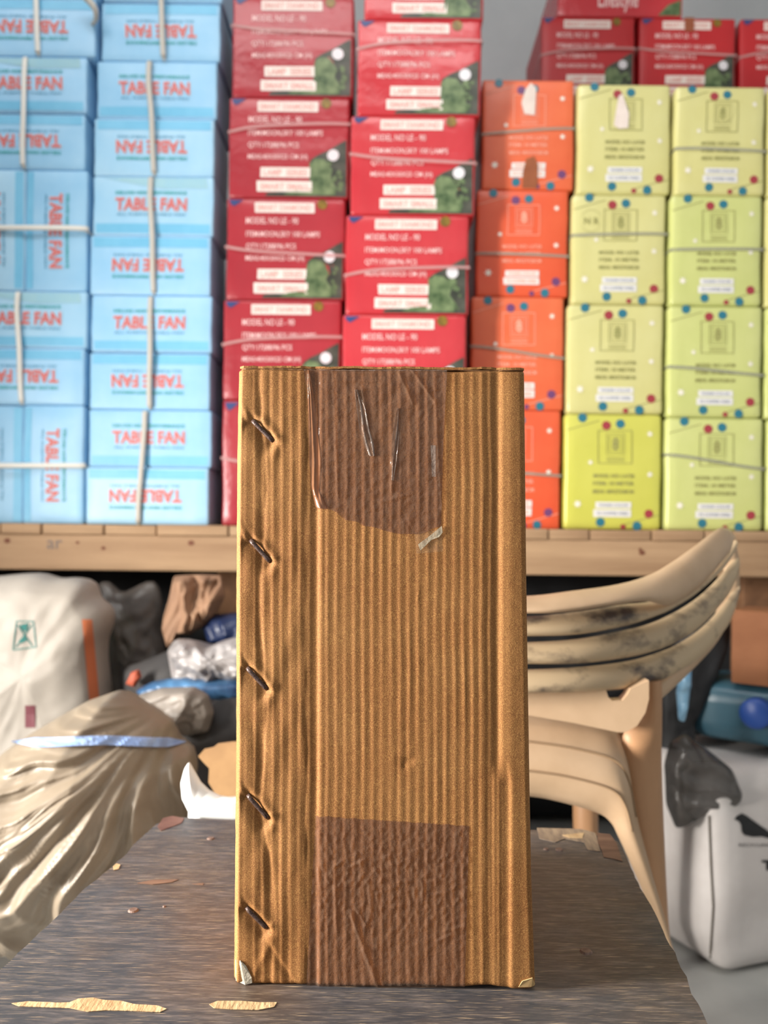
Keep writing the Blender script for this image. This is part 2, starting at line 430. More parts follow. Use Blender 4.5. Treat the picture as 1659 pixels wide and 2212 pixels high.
A_rows = [(-75, 203, 0, (70, 80), (-12, 145), 'topmost blue fan box pair in the leftmost column, cut off by the photo top'),
          (-85, 182, 0, (52, 50), (-26, 130), 'blue pair of fan boxes second from the top of the leftmost column, dusty upper face'),
          (-80, 187, 53, (497, 0), (0, 0), 'upper blue fan box pair standing on end, strapped sideways, in the leftmost column'),
          (-80, 187, 0, (42, 52), (-24, 131), 'blue fan box pair between the two end-standing pairs in the leftmost column'),
          (-80, 186, 55, (1008, 0), (0, 0), 'bottom blue fan box pair of the leftmost column, standing on end with sideways strap')]
for i, (x0, x1, rot, st, tx, lb) in enumerate(A_rows):
    blue_bundle(x0, x1, 400, LA[i], LA[i + 1], dA, rot, st, tx, lb, i * 2, dust=(i in (1, 3)))
B_rows = [(215, 472, (338, 350), (268, 420), 'topmost blue fan box pair of the second column, cut off by the photo top'),
          (202, 462, (320, 332), (251, 403), 'second blue fan box pair from the top of the second column from the left'),
          (197, 458, (326, 334), (246, 400), 'middle blue fan box pair of the second column, with a dusty top edge'),
          (197, 458, (328, 328), (246, 401), 'blue fan box pair second from the bottom of the second column, gaping seam'),
          (192, 458, (318, 306), (244, 400), 'bottom blue fan box pair of the second column, resting on the shelf beam')]
for i, (x0, x1, st, tx, lb) in enumerate(B_rows):
    blue_bundle(x0, x1, 400, LB[i], LB[i + 1], dB, 0, st, tx, lb, 11 + i * 2, dust=(i == 2))
# old grey flap of rope at the top left
tag(link('rope_end', tube('rope_end', crom([P(180, -10, 1.86), P(195, 5, 1.86), P(206, 22, 1.865), P(207, 42, 1.88), P(200, 52, 1.9)], 5), 0.009, 8, lambda t: 1 - .5 * t), strapm2), 'frayed grey strap end hanging between the two topmost blue bundles', 'strap')

# --- red lamp boxes
reds = [mat('red_gloss_a', (160, 36, 48), 0.3, (176, 48, 58), 4, bump=0.5, bscale=11, bdist=0.012, spec=0.6),
        mat('red_gloss_b', (192, 44, 54), 0.26, (202, 62, 68), 4, bump=0.5, bscale=11, bdist=0.012, spec=0.6),
        mat('red_dull', (176, 34, 40), 0.4, (190, 42, 46), 4, bump=0.15, bscale=9, bdist=0.01)]
pinkp = mat('pale_pink_print', (238, 196, 194), 0.45); labp = mat('cream_label', (236, 222, 214), 0.45); labt = mat('label_letters', (222, 168, 160), 0.5)
treep = mat('dark_fir_print', (44, 50, 40), 0.4, (84, 84, 74), 24); leafp = mat('fir_green_print', (58, 82, 48), 0.4, (122, 140, 98), 34)
goldp = mat('gold_bauble_print', (150, 120, 40), 0.35, (90, 70, 30), 50); silverp = mat('silver_bauble_print', (224, 220, 224), 0.35); navyp = mat('navy_corner_print', (52, 68, 120), 0.4)
clearstrap = film('clear_strap', (226, 176, 174), 0.42, 0.3)
def red_box(name, w_, h_, dp, m, seed, loc, label, group, strapz=0.58, cut=False, tear=False):
    o, wf = carton(name, w_, h_, dp, m, seed, loc, label, 'box', group, 0.002, 0.006)
    X = lambda u: (u - 0.5) * w_            # u across, v down from the top
    Z = lambda v: h_ * (1 - v)
    a = Dec(); b = Dec(); c = Dec(); t = Dec(); g = Dec(); bl = Dec(); sv = Dec(); nv = Dec()
    # fir tree corner
    rnd = random.Random(seed)
    pts = [(X(.975), Z(.985)), (X(.3), Z(.985)), (X(.32), Z(.95)), (X(.66), Z(.92)), (X(.68), Z(.62)), (X(.74), Z(.57)), (X(.83), Z(.52)), (X(.91), Z(.46)), (X(.975), Z(.42))]
    t.poly(pts[::-1])
    g.poly([(X(u), Z(v)) for u, v in ((.665, .91), (.675, .66), (.72, .60), (.80, .62), (.86, .72), (.84, .80), (.90, .90), (.88, .97), (.45, .97), (.52, .93))])
    for _ in range(26): g.star(X(rnd.uniform(.68, .93)), Z(rnd.uniform(.64, .94)), rnd.uniform(.004, .011), -0.0004, 5)
    lab = [(.235, .735, .045, .145), (.265, .675, .70, .80), (.235, .69, .835, .94)]
    for u0, u1, v0, v1 in lab: b = Dec(); b.rect(X(u0), X(u1), Z(v1), Z(v0)); put(o, 'label_sticker', b, labp, wf, 2)
    for s_, u0, u1, v0, v1 in (('SMART DIAMOND', .25, .71, .125, .065), ('LAMP  SERIES', .29, .65, .785, .72), ('SMART SMALL', .26, .67, .92, .86)):
        c = Dec(); c.text(s_, X(u0), X(u1), Z(v0), Z(v1), bold=0.03); put(o, 'label_lettering', c, labt, wf, 3)
    for s_, u1, v in (('MODEL NO LE - 90', .60, .225), ('ITEM:MOON,SKY 100 LAMPS', .78, .36), ('QTY:17288/96 PCS', .58, .48), ('MEAS:40X30X25 CM (H)', .655, .60)):
        a.text(s_, X(.16), X(u1), Z(v + .032), Z(v - .032), bold=0.012)
    bl.disc(X(.80), Z(.06), w_ * .042)
    sv.disc(X(.865), Z(.575), w_ * .048)
    nv.poly([(X(.02), Z(.02)), (X(.03), Z(.06)), (X(.06), Z(.085)), (X(.14), Z(.02))])
    put(o, 'fir_branch_print', t, treep, wf, 1); put(o, 'fir_needles_print', g, leafp, wf, 2)
    put(o, 'printed_text', a, pinkp, wf, 2)
    put(o, 'gold_bauble_print', bl, goldp, wf, 2.5); put(o, 'silver_bauble_print', sv, silverp, wf, 3.5); put(o, 'corner_print', nv, navyp, wf, 2)
    if tear:
        q = Dec(); q.rect(X(.46), X(.56), Z(.17), Z(.0)); put(o, 'tape', q, mat('brown_tape_flat', (150, 84, 56), 0.4), wf, 4)
    if strapz:
        e = 0.003; zz = h_ * strapz; k = 0.012 * (1 if seed % 2 else -1)
        pts = [Vector((-w_ / 2 - e, 0, zz - k)), Vector((-w_ / 4, -e - .003, zz)), Vector((w_ / 4, -e - .004, zz + k * .6)), Vector((w_ / 2 + e * .3, -e, zz + k * .7)), Vector((w_ / 2 + e, dp, zz + k)), Vector((-w_ / 2 - e, dp + e, zz - k))]
        s = link('strap', tube('strap', crom(pts[:4], 6) + pts[4:] + [pts[0]], 0.0042, 6, flat=0.3), clearstrap); s.parent = o
    return o
def red_col(rows, d, ys, group, base, seed, dp=0.24):
    zs = [P((rows[0][0] + rows[0][1]) / 2, y, d).z for y in ys[:-1]] + [ZS]
    for i, (x0, x1, lb, sz) in enumerate(rows):
        w_ = (x1 - x0) / F * d; c = P((x0 + x1) / 2, (ys[i] + ys[i + 1]) / 2, d)
        red_box('lamp_box', w_, zs[i] - zs[i + 1] - 0.0008, dp, reds[base], seed + i, (c.x, d, zs[i + 1]), lb, group, sz)
red_col([(502, 765, 'topmost red lamp box of the left red column, its front cut by the photo top', .66),
         (495, 756, 'second red lamp box from the top of the left red column', .70),
         (489, 746, 'third red lamp box down in the left red column, scuffed strap across its lower text', .47),
         (482, 738, 'fourth red lamp box down in the left red column, just above the big brown carton', .60),
         (480, 736, 'lowest red lamp box of the left red column, a sliver beside the big carton', .5)],
        1.90, [-8, 210, 428, 648, 865, 1138], 'red lamp boxes of the left red column', 0, 20)
red_col([(788, 1047, 'topmost red lamp box of the right red column, cut off by the photo top', .9),
         (772, 1040, 'second red lamp box from the top of the right red column, beside the grey wall', .74),
         (758, 1028, 'third red lamp box down in the right red column, strap through its text lines', .56),
         (747, 1014, 'fourth red lamp box down in the right red column, creased at its left edge', .44),
         (739, 1008, 'fifth red lamp box down in the right red column, cut by the big carton top', .3),
         (738, 1006, 'lowest red lamp box of the right red column, behind the big carton', .5)],
        1.82, [-170, 42, 250, 465, 680, 895, 1138], 'red lamp boxes of the right red column', 1, 40)
# rear row on top right
dR = 2.30
zb = P(1270, 216, dR).z; hr = 0.243
def rear(x0, x1, z, h_, lb, seed, m, **kw):
    w_ = (x1 - x0) / F * dR; c = P((x0 + x1) / 2, 110, dR)
    return red_box('lamp_box', w_, h_, 0.26, m, seed, (c.x, dR, z), lb, 'red lamp boxes on the rear row above the yellow boxes', **kw)
r1 = rear(1170, 1372, zb, hr, 'leftmost red lamp box on the rear row, its dark side showing above the orange stack', 61, reds[2])
r2 = rear(1382, 1590, zb, hr, 'red lamp box with a brown tape strip, rear row above the yellow stacks', 62, reds[2], tear=True)
r3 = rear(1600, 1812, zb, hr, 'red lamp box cut by the right photo edge, rear row above the yellow stacks', 63, reds[2])
# one lying across them
w_ = 270 / F * dR; c = P(1340, 20, dR)
o, wf = carton('lamp_box', w_, 0.16, 0.26, reds[1], 66, (c.x, dR, zb + hr + .001), 'red box with white script lettering lying across the rear row of red boxes', 'box', 'red lamp boxes on the rear row above the yellow boxes')
a = Dec(); a.text('Lifestyle', -w_ * .18, w_ * .14, 0.012, 0.075, bold=0.02); put(o, 'printed_text', a, pinkp, wf, 2)
a = Dec(); a.poly([(w_ * .30, .004), (w_ * .48, .004), (w_ * .48, .05), (w_ * .38, .035)]); put(o, 'fir_branch_print', a, leafp, wf, 2)
n = 5; hz = (zb - ZS) / n
for (x0, x1) in ((1170, 1372), (1382, 1590), (1600, 1812)):
    for k in range(n):
        w_ = (x1 - x0) / F * dR; c = P((x0 + x1) / 2, 216, dR)
        o, wf = carton('lamp_box', w_, hz - 0.0005, 0.26, reds[2], 3, (c.x, dR, ZS + hz * k), 'red lamp box in the rear row, hidden behind the orange and yellow stacks', 'box', 'hidden red boxes under the rear row')

# --- orange and yellow boxes
oranges = [mat('orange_gloss', (220, 96, 58), 0.35, (232, 118, 76), 3.5, bump=0.15, bscale=10, bdist=0.01), mat('orange_gloss_b', (220, 84, 50), 0.35, (228, 102, 64), 3.5, bump=0.15, bscale=10, bdist=0.01)]
yel = [mat('yellow_foil_a', (206, 200, 130), 0.28, (216, 212, 150), 3.5, bump=0.22, bscale=9, bdist=0.012, spec=0.6),
       mat('yellow_foil_b', (194, 200, 122), 0.28, (208, 212, 140), 3.5, bump=0.22, bscale=9, bdist=0.012, spec=0.6),
       mat('yellow_foil_c', (196, 196, 84), 0.28, (208, 206, 98), 3.5, bump=0.22, bscale=9, bdist=0.012, spec=0.6)]
olive = mat('olive_print', (150, 148, 88), 0.5); paleo = mat('pale_orange_print', (240, 170, 146), 0.5); creamw = mat('white_flake_print', (240, 234, 220), 0.5)
tealp = mat('teal_bauble_print', (44, 116, 136), 0.4); maroon = mat('maroon_bauble_print', (160, 58, 66), 0.4); purple = mat('purple_bauble_print', (112, 66, 112), 0.4); wlab = mat('white_label', (228, 226, 222), 0.5); greyt = mat('grey_label_letters', (160, 166, 178), 0.5)
btape = mat('brown_tape_scrap', (140, 78, 48), 0.35, (160, 94, 58), 30, bump=0.4, bscale=50)
torn = mat('torn_paper', (222, 206, 196), 0.6, (236, 222, 212), 30)
greystrap = film('grey_clear_strap', (176, 176, 160), 0.45, 0.35)
def flake_box(x0, x1, ztop, zbot, d, m, seed, label, group, kind, strapv=None, extra=None):
    w_ = (x1 - x0) / F * d; h_ = ztop - zbot - 0.0008; c = P((x0 + x1) / 2, 1150 - (ztop + zbot - 2 * HC) / 2 / d * F, d); dp = 0.30
    o, wf = carton('gift_light_box', w_ - 0.004, h_, dp, m, seed, (c.x, d, zbot), label, 'box', group, 0.003, 0.009 if kind == 'y' else 0.005)
    X = lambda u: (u - 0.5) * w_; Z = lambda v: h_ * (1 - v)
    ink = olive if kind == 'y' else paleo
    e = Dec(); e.frame(X(.335), X(.68), Z(.43), Z(.14), .0016); e.frame(X(.42), X(.60), Z(.35), Z(.17), .0012); e.frame(X(.445), X(.575), Z(.33), Z(.19), .0012)
    e.text('8', X(.475), X(.545), Z(.315), Z(.205), bold=0.03)
    for v in (.375, .39, .405): e.rect(X(.42), X(.60), Z(v + .005), Z(v), 0, 2)
    put(o, 'emblem', e, ink if kind == 'y' else ink, wf, 2)
    t = Dec()
    for s_, v in (('MODEL NO: LA728', .535), ('ITEM: 10 METER', .60), ('MEAS: 48X27X28CM', .67)): t.text(s_, X(.29), X(.70), Z(v + .017), Z(v - .017), bold=0.02)
    put(o, 'printed_text', t, ink, wf, 2)
    for u0, v0, v1 in ((.32, .815, .76), (.30, .89, .825)): l = Dec(); l.rect(X(u0), X(.68), Z(v0), Z(v1)); put(o, 'label_sticker', l, wlab, wf, 2)
    for s_, u0, v0, v1 in (('WARM COLOR', .35, .80, .775), ('V2 COPPER WIRE', .33, .872, .845)): g = Dec(); g.text(s_, X(u0), X(.65), Z(v0), Z(v1), bold=0.03); put(o, 'label_lettering', g, greyt if kind == 'y' else paleo, wf, 3)
    for u, v, r in ((.86, .17, .035), (.26, .42, .03), (.86, .52, .035), (.14, .78, .045)): f = Dec(); f.star(X(u), Z(v), w_ * r, 0, 6); put(o, 'snowflake_print', f, creamw, wf, 2)
    for u, v in ((.18, .035), (.56, .085), (.37, .935), (.74, .965)): b = Dec(); b.disc(X(u), Z(v), w_ * .045); put(o, 'teal_bauble_print', b, tealp, wf, 2)
    for u, v in ((.42, .10), (.60, .972), (.86, .86)): r = Dec(); r.disc(X(u), Z(v), w_ * (.045 if v < .9 else .026)); put(o, 'red_bauble_print', r, maroon if kind == 'y' else purple, wf, 2)
    for q in ([(.02, .14), (.02, .146), (.35, .061), (.35, .055)], [(.62, .945), (.62, .951), (.97, .871), (.97, .865)]): ln = Dec(); ln.poly([(X(a), Z(c)) for a, c in q]); put(o, 'thin_line_print', ln, ink, wf, 2)
    if strapv:
        ee = 0.0035; za, zc = h_ * (1 - strapv[0]), h_ * (1 - strapv[1])
        pts = [Vector((-w_ / 2, 0, za)), Vector((-w_ / 4, -ee - .002, za * .8 + zc * .2)), Vector((w_ / 4, -ee - .002, zc * .8 + za * .2)), Vector((w_ / 2, -ee * .3, zc)), Vector((w_ / 2 + .001, dp, zc)), Vector((-w_ / 2 - .001, dp + ee, za))]
        s = link('strap', tube('strap', crom(pts[:4], 6) + pts[4:] + [pts[0]], 0.0038, 6, flat=0.3), greystrap); s.parent = o
    if extra: extra(o, X, Z, wf)
    return o
def ex_orange(o, X, Z, wf):
    q = Dec(); q.poly([(X(u), Z(v)) for u, v in ((.44, .99), (.60, .99), (.60, .78), (.55, .705), (.47, .73), (.44, .85))]); put(o, 'brown_tape_scrap', q, btape, wf, 4)
    q = Dec(); q.poly([(X(u), Z(v)) for u, v in ((.45, .32), (.56, .33), (.58, .08), (.52, .03), (.46, .10), (.42, .22))]); put(o, 'torn_spot', q, torn, wf, 4)
def ex_y1(o, X, Z, wf):
    q = Dec(); q.poly([(X(u), Z(v)) for u, v in ((.38, .39), (.44, .42), (.53, .41), (.54, .28), (.47, .10), (.43, .12), (.40, .28))]); put(o, 'torn_spot', q, torn, wf, 4)
def ex_y2(o, X, Z, wf):
    q = Dec(); q.poly([(X(u), Z(v)) for u, v in ((.46, .30), (.50, .34), (.62, .30), (.64, .20), (.58, .18))]); put(o, 'pale_scuff', q, yel[0], wf, 1.5)
def ex_pen(o, X, Z, wf):
    q = Dec()
    for k in range(24):
        a = k / 24 * 6.283; a2 = (k + .8) / 24 * 6.283
        p = [(X(.20 + .11 * math.cos(t)), Z(.25 + .10 * math.sin(t))) for t in (a, a2)]
        q.poly([p[0], p[1], (p[1][0], p[1][1] + .001), (p[0][0], p[0][1] + .001)])
    q.text('N R', X(.13), X(.28), Z(.28), Z(.22), bold=0); put(o, 'pen_scribble', q, olive, wf, 3)
def fcol(xs, ys, d, mats, labels, group, kind, seed, straps, extras):
    zs = [P(sum(xs[0]) / 2, y, d).z for y in ys[:-1]] + [ZS]
    for i in range(len(xs)): flake_box(xs[i][0], xs[i][1], zs[i], zs[i + 1], d, mats[i], seed + i, labels[i], group, kind, straps[i], extras.get(i))
fcol([(1040, 1242), (1028, 1230), (1016, 1220), (1012, 1213)], [172, 410, 641, 886, 1138], 1.90, [oranges[0], oranges[1], oranges[0], oranges[1]],
     ['top orange box with a brown tape scrap and a torn white spot', 'second orange box from the top of the orange stack, grey strap below its middle',
      'third orange box down, its lower half hidden behind the big carton corner', 'bottom orange box of the orange stack, seen as a strip right of the big carton'],
     'orange gift light boxes', 'o', 70, [(.50, .44), (.60, .62), (.44, .54), (.50, .55)], {0: ex_orange})
fcol([(1246, 1452), (1234, 1442), (1224, 1437), (1218, 1432)], [180, 419, 657, 894, 1141], 1.89, [yel[0], yel[0], yel[0], yel[2]],
     ['top yellow box beside the orange stack, with a torn white spot on its emblem', 'second yellow box from the top beside the orange stack, with a pen scribble',
      'third yellow box down in the column beside the orange stack', 'bottom yellow box beside the orange stack, the deepest yellow one'],
     'yellow boxes beside the orange stack', 'y', 80, [None, (.38, .36), None, None], {0: ex_y1, 1: ex_pen})
fcol([(1458, 1656), (1448, 1650), (1443, 1650), (1438, 1652)], [185, 421, 660, 902, 1147], 1.88, [yel[0], yel[1], yel[1], yel[1]],
     ['top yellow box of the second yellow column, strap across its upper text line', 'second greenish yellow box from the top of the second yellow column',
      'third greenish yellow box down in the second yellow column, grey strap over its text', 'bottom greenish yellow box right above the plastic chair, strap slanting over its emblem'],
     'yellow boxes of the second yellow column', 'y', 90, [(.58, .60), (.50, .49), (.55, .62), (.33, .45)], {0: ex_y2})
fcol([(1659, 1862), (1654, 1860), (1653, 1858), (1656, 1858)], [188, 425, 664, 906, 1150], 1.88, [yel[0], yel[0], yel[1], yel[1]],
     ['yellow box at the right photo edge, only a sliver, topmost of its column', 'yellow box sliver at the right photo edge, second from the top',
      'yellow box sliver at the right photo edge, third from the top', 'yellow box sliver at the right photo edge, lowest of its column'],
     'yellow boxes at the right photo edge', 'y', 100, [None] * 4, {})

# ---------------------------------------------------------------- worn work table
ZT = HC - 0.32
T = NT('worn_table_ply'); b = T.b
tc = T.n('ShaderNodeTexCoord'); mp = T.n('ShaderNodeMapping'); mp.inputs['Scale'].default_value = (6, 44, 10); mp.inputs['Rotation'].default_value = (0, 0, math.radians(7)); T.l(tc.outputs['Object'], mp.inputs[0])
n1 = T.n('ShaderNodeTexNoise', i_Scale=6.0, i_Detail=9.0, i_Roughness=0.7); T.l(mp.outputs[0], n1.inputs['Vector'])
n2 = T.n('ShaderNodeTexNoise', i_Scale=7.0, i_Detail=4.0); T.l(tc.outputs['Object'], n2.inputs['Vector'])
r1_ = T.n('ShaderNodeValToRGB'); e = r1_.color_ramp.elements; e[0].position = .34; e[0].color = lin((44, 38, 34)); e[1].position = .66; e[1].color = lin((128, 114, 104))
e2 = r1_.color_ramp.elements.new(.5); e2.color = lin((78, 68, 60))
r2_ = T.n('ShaderNodeValToRGB'); e = r2_.color_ramp.elements; e[0].position = .42; e[0].color = lin((62, 70, 80)); e[1].position = .58; e[1].color = lin((98, 78, 64))
mx = T.n('ShaderNodeMix', data_type='RGBA', blend_type='MIX'); mx.inputs['Factor'].default_value = 0.45
T.l(n1.outputs[0], r1_.inputs[0]); T.l(n2.outputs[0], r2_.inputs[0]); T.l(r1_.outputs[0], mx.inputs['A']); T.l(r2_.outputs[0], mx.inputs['B'])
# fine pale scratches along the grain
mp2 = T.n('ShaderNodeMapping'); mp2.inputs['Scale'].default_value = (18, 520, 10); mp2.inputs['Rotation'].default_value = (0, 0, math.radians(5)); T.l(tc.outputs['Object'], mp2.inputs[0])
n3 = T.n('ShaderNodeTexNoise', i_Scale=3.0, i_Detail=3.0); T.l(mp2.outputs[0], n3.inputs['Vector'])
r3_ = T.n('ShaderNodeValToRGB'); e = r3_.color_ramp.elements; e[0].position = .60; e[0].color = (0, 0, 0, 1); e[1].position = .72; e[1].color = (1, 1, 1, 1)
T.l(n3.outputs[0], r3_.inputs[0])
mx2 = T.n('ShaderNodeMix', data_type='RGBA', blend_type='MIX'); T.l(r3_.outputs[0], mx2.inputs['Factor']); T.l(mx.outputs['Result'], mx2.inputs['A']); mx2.inputs['B'].default_value = lin((168, 146, 118))
T.l(mx2.outputs['Result'], b.inputs['Base Color'])
mr = T.n('ShaderNodeMapRange'); mr.inputs['To Min'].default_value = 0.28; mr.inputs['To Max'].default_value = 0.55; T.l(n2.outputs[0], mr.inputs[0]); T.l(mr.outputs[0], b.inputs['Roughness'])
bp = T.n('ShaderNodeBump', i_Strength=0.4, i_Distance=0.0012); T.l(n1.outputs[0], bp.inputs['Height']); T.l(bp.outputs[0], b.inputs['Normal'])
m_table = T.m
m_bare = mat('bare_wood', (176, 140, 98), 0.7, (206, 176, 132), 30, bump=.5, bscale=120, stretch=(3, 1, 1))
m_bare2 = mat('bare_red_wood', (104, 74, 58), 0.6, (134, 102, 80), 14, bump=.4, bscale=60, stretch=(1, 6, 1))
m_nail = mat('rusty_nail', (96, 72, 60), 0.5, (130, 104, 90), 200)
tbl = empty('work_table', (0.0, 0.6, 0), 'low dark-stained worn plywood table under the big brown carton', 'table')
BLc = Pz(355, 1765, ZT); BRc = Pz(1322, 1800, ZT)
lf = Pz(0, 2095, ZT); rf = Pz(1530, 2212, ZT)
ldir = (lf - BLc).normalized(); rdir = (rf - BRc).normalized()
FL = BLc + ldir * 0.50; FR = BRc + rdir * 0.46
edge = []
def wob(a, b, n, amp, seed, flip=1):
    nrm = (b - a).cross(Vector((0, 0, 1))).normalized(); o = []
    for i in range(n):
        t = i / n; p = a.lerp(b, t); o.append(p + nrm * amp * (noise.noise(Vector((t * 7, seed, 0))) + .5 * noise.noise(Vector((t * 25, seed, 1)))) * min(1, t * 8, (1 - t) * 8))
    return o
edge = wob(BLc + Vector((.012, .0, 0)), BRc + Vector((-.018, .002, 0)), 40, .003, 1) + wob(BRc + Vector((0, -.022, 0)), FR, 40, .003, 2) + wob(FR, FL, 20, .001, 3) + wob(FL, BLc + Vector((-.002, -.012, 0)), 50, .004, 4)
o = link('tabletop', slab('tabletop', [Vector((p.x, p.y, ZT - .018)) for p in edge], .018, Vector((0, 0, 1))), m_table, tbl)
for p in (BLc, BRc, FL, FR):
    q = p.lerp((BLc + BRc + FL + FR) / 4, .14)
    link('leg', boxmesh('leg', (q.x - .022, q.y - .022, 0), (q.x + .022, q.y + .022, ZT - .018), .003, 2), m_table, tbl)
for a, c_ in ((BLc, BRc), (FL, FR), (BLc, FL), (BRc, FR)):
    m_ = (BLc + BRc + FL + FR) / 4; a_, b_ = a.lerp(m_, .14), c_.lerp(m_, .14); t = (b_ - a_).normalized(); nn = t.cross(Vector((0, 0, 1))) * .009
    a_ = a_ + t * .023; b_ = b_ - t * .023
    link('apron', slab('apron', [Vector((q.x, q.y, ZT - .07)) for q in (a_ - nn, b_ - nn, b_ + nn, a_ + nn)], .0518, Vector((0, 0, 1))), m_table, tbl)
def flat(name, pts, m, h=.0006, parent=tbl, lab=None):
    pp = [Pz(x, y, ZT + .0002) for x, y in pts]
    o = link(name, slab(name, pp, h, Vector((0, 0, 1))), m, parent)
    if lab: o['label'] = lab
    return o
flat('bare_patch', [(25, 2168), (60, 2164), (120, 2167), (150, 2166), (170, 2158), (200, 2156), (225, 2161), (262, 2163), (290, 2170), (340, 2173), (360, 2180), (345, 2187), (280, 2184), (230, 2183), (190, 2186), (150, 2178), (90, 2176), (40, 2174)], m_bare, .0004, lab='pale scraped wood')
flat('bare_patch', [(452, 2170), (470, 2163), (520, 2163), (560, 2166), (598, 2166), (592, 2176), (560, 2182), (500, 2181), (462, 2178)], m_bare, .0004, lab='pale scraped wood')
flat('bare_patch', [(296, 1908), (330, 1901), (386, 1900), (372, 1906), (330, 1911)], m_bare2, .0003)
flat('bare_patch', [(415, 1910), (440, 1908), (438, 1912)], m_bare2, .0003)
flat('bare_patch', [(1290, 1800), (1318, 1803), (1332, 1822), (1345, 1861), (1325, 1856), (1304, 1852), (1300, 1838), (1292, 1822)], m_bare2, .0005, lab='reddish bare wood at the chipped corner')
flat('bare_patch', [(1160, 1789), (1195, 1790), (1240, 1791), (1262, 1793), (1286, 1800), (1292, 1822), (1297, 1840), (1270, 1836), (1262, 1820), (1220, 1812), (1200, 1820), (1165, 1812)], mat('chipped_veneer', (122, 104, 88), .6, (160, 138, 112), 40, stretch=(6, 1, 1)), .0005, lab='chipped pale veneer')
flat('bare_patch', [(1214, 1805), (1262, 1800), (1258, 1812), (1230, 1811)], m_bare, .0008)
flat('bare_patch', [(352, 1768), (372, 1763), (398, 1768), (392, 1778), (372, 1786), (348, 1795), (340, 1786)], mat('reddish_edge', (96, 62, 52), .5, (120, 82, 68), 60), .0004)
flat('bare_patch', [(244, 1872), (252, 1866), (260, 1869), (256, 1878), (246, 1880)], m_bare, .0005)
for x_, y_, r in ((288, 1967, .0045), (355, 1959, .0015), (1266, 2056, .005), (1208, 1836, .004), (1180, 1835, .003), (455, 1812, .004)):
    p = Pz(x_, y_, ZT); bm = bmesh.new(); bmesh.ops.create_cone(bm, cap_ends=True, segments=14, radius1=r, radius2=r * .75, depth=.0012, matrix=Matrix.Translation(p + Vector((0, 0, .0006))))
    me = bpy.data.meshes.new('nail'); bm.to_mesh(me); bm.free(); link('nail', me, m_nail, tbl)

# ---------------------------------------------------------------- the big carton
T = NT('corrugated_kraft'); b = T.b; b.inputs['Roughness'].default_value = 0.72; b.inputs['Specular IOR Level'].default_value = 0.25
tc = T.n('ShaderNodeTexCoord')
n1 = T.n('ShaderNodeTexNoise', i_Scale=1500.0, i_Detail=2.0); T.l(tc.outputs['Object'], n1.inputs['Vector'])
n2 = T.n('ShaderNodeTexNoise', i_Scale=22.0, i_Detail=5.0); T.l(tc.outputs['Object'], n2.inputs['Vector'])
ra = T.n('ShaderNodeValToRGB'); e = ra.color_ramp.elements; e[0].position = .34; e[0].color = lin((92, 54, 26)); e[1].position = .66; e[1].color = lin((194, 147, 86)); x2 = e.new(.5); x2.color = lin((142, 94, 50))
rb = T.n('ShaderNodeValToRGB'); e = rb.color_ramp.elements; e[0].position = .35; e[0].color = lin((150, 100, 56)); e[1].position = .65; e[1].color = lin((166, 118, 70))
mx = T.n('ShaderNodeMix', data_type='RGBA'); mx.inputs['Factor'].default_value = .5
T.l(n1.outputs[0], ra.inputs[0]); T.l(n2.outputs[0], rb.inputs[0]); T.l(ra.outputs[0], mx.inputs['A']); T.l(rb.outputs[0], mx.inputs['B']); T.l(mx.outputs['Result'], b.inputs['Base Color'])
bp = T.n('ShaderNodeBump', i_Strength=.35, i_Distance=.0003); T.l(n1.outputs[0], bp.inputs['Height']); T.l(bp.outputs[0], b.inputs['Normal'])
m_kraft = T.m
STP = [((545, 908), (590, 953)), ((541, 1167), (584, 1214)), ((534, 1443), (577, 1490)), ((535, 1718), (580, 1770)), ((532, 1962), (577, 2008))]
bl_, br_ = Pz(504, 2127, ZT), Pz(1157, 2142, ZT)
dT = 0.574
tl_, tr_ = P(513, 800, dT), P(1134, 795, dT - .004)
zt_ = (tl_.z + tr_.z) / 2
def Lx(y): return inter([(795, 513), (1000, 509), (1300, 507), (1600, 507), (1900, 504), (2130, 502)], y)
def Rx(y): return inter([(795, 1134), (1250, 1139), (1700, 1146), (1900, 1150), (2140, 1158)], y)
def gauss(x, w_): return math.exp(-(x / w_) ** 2)
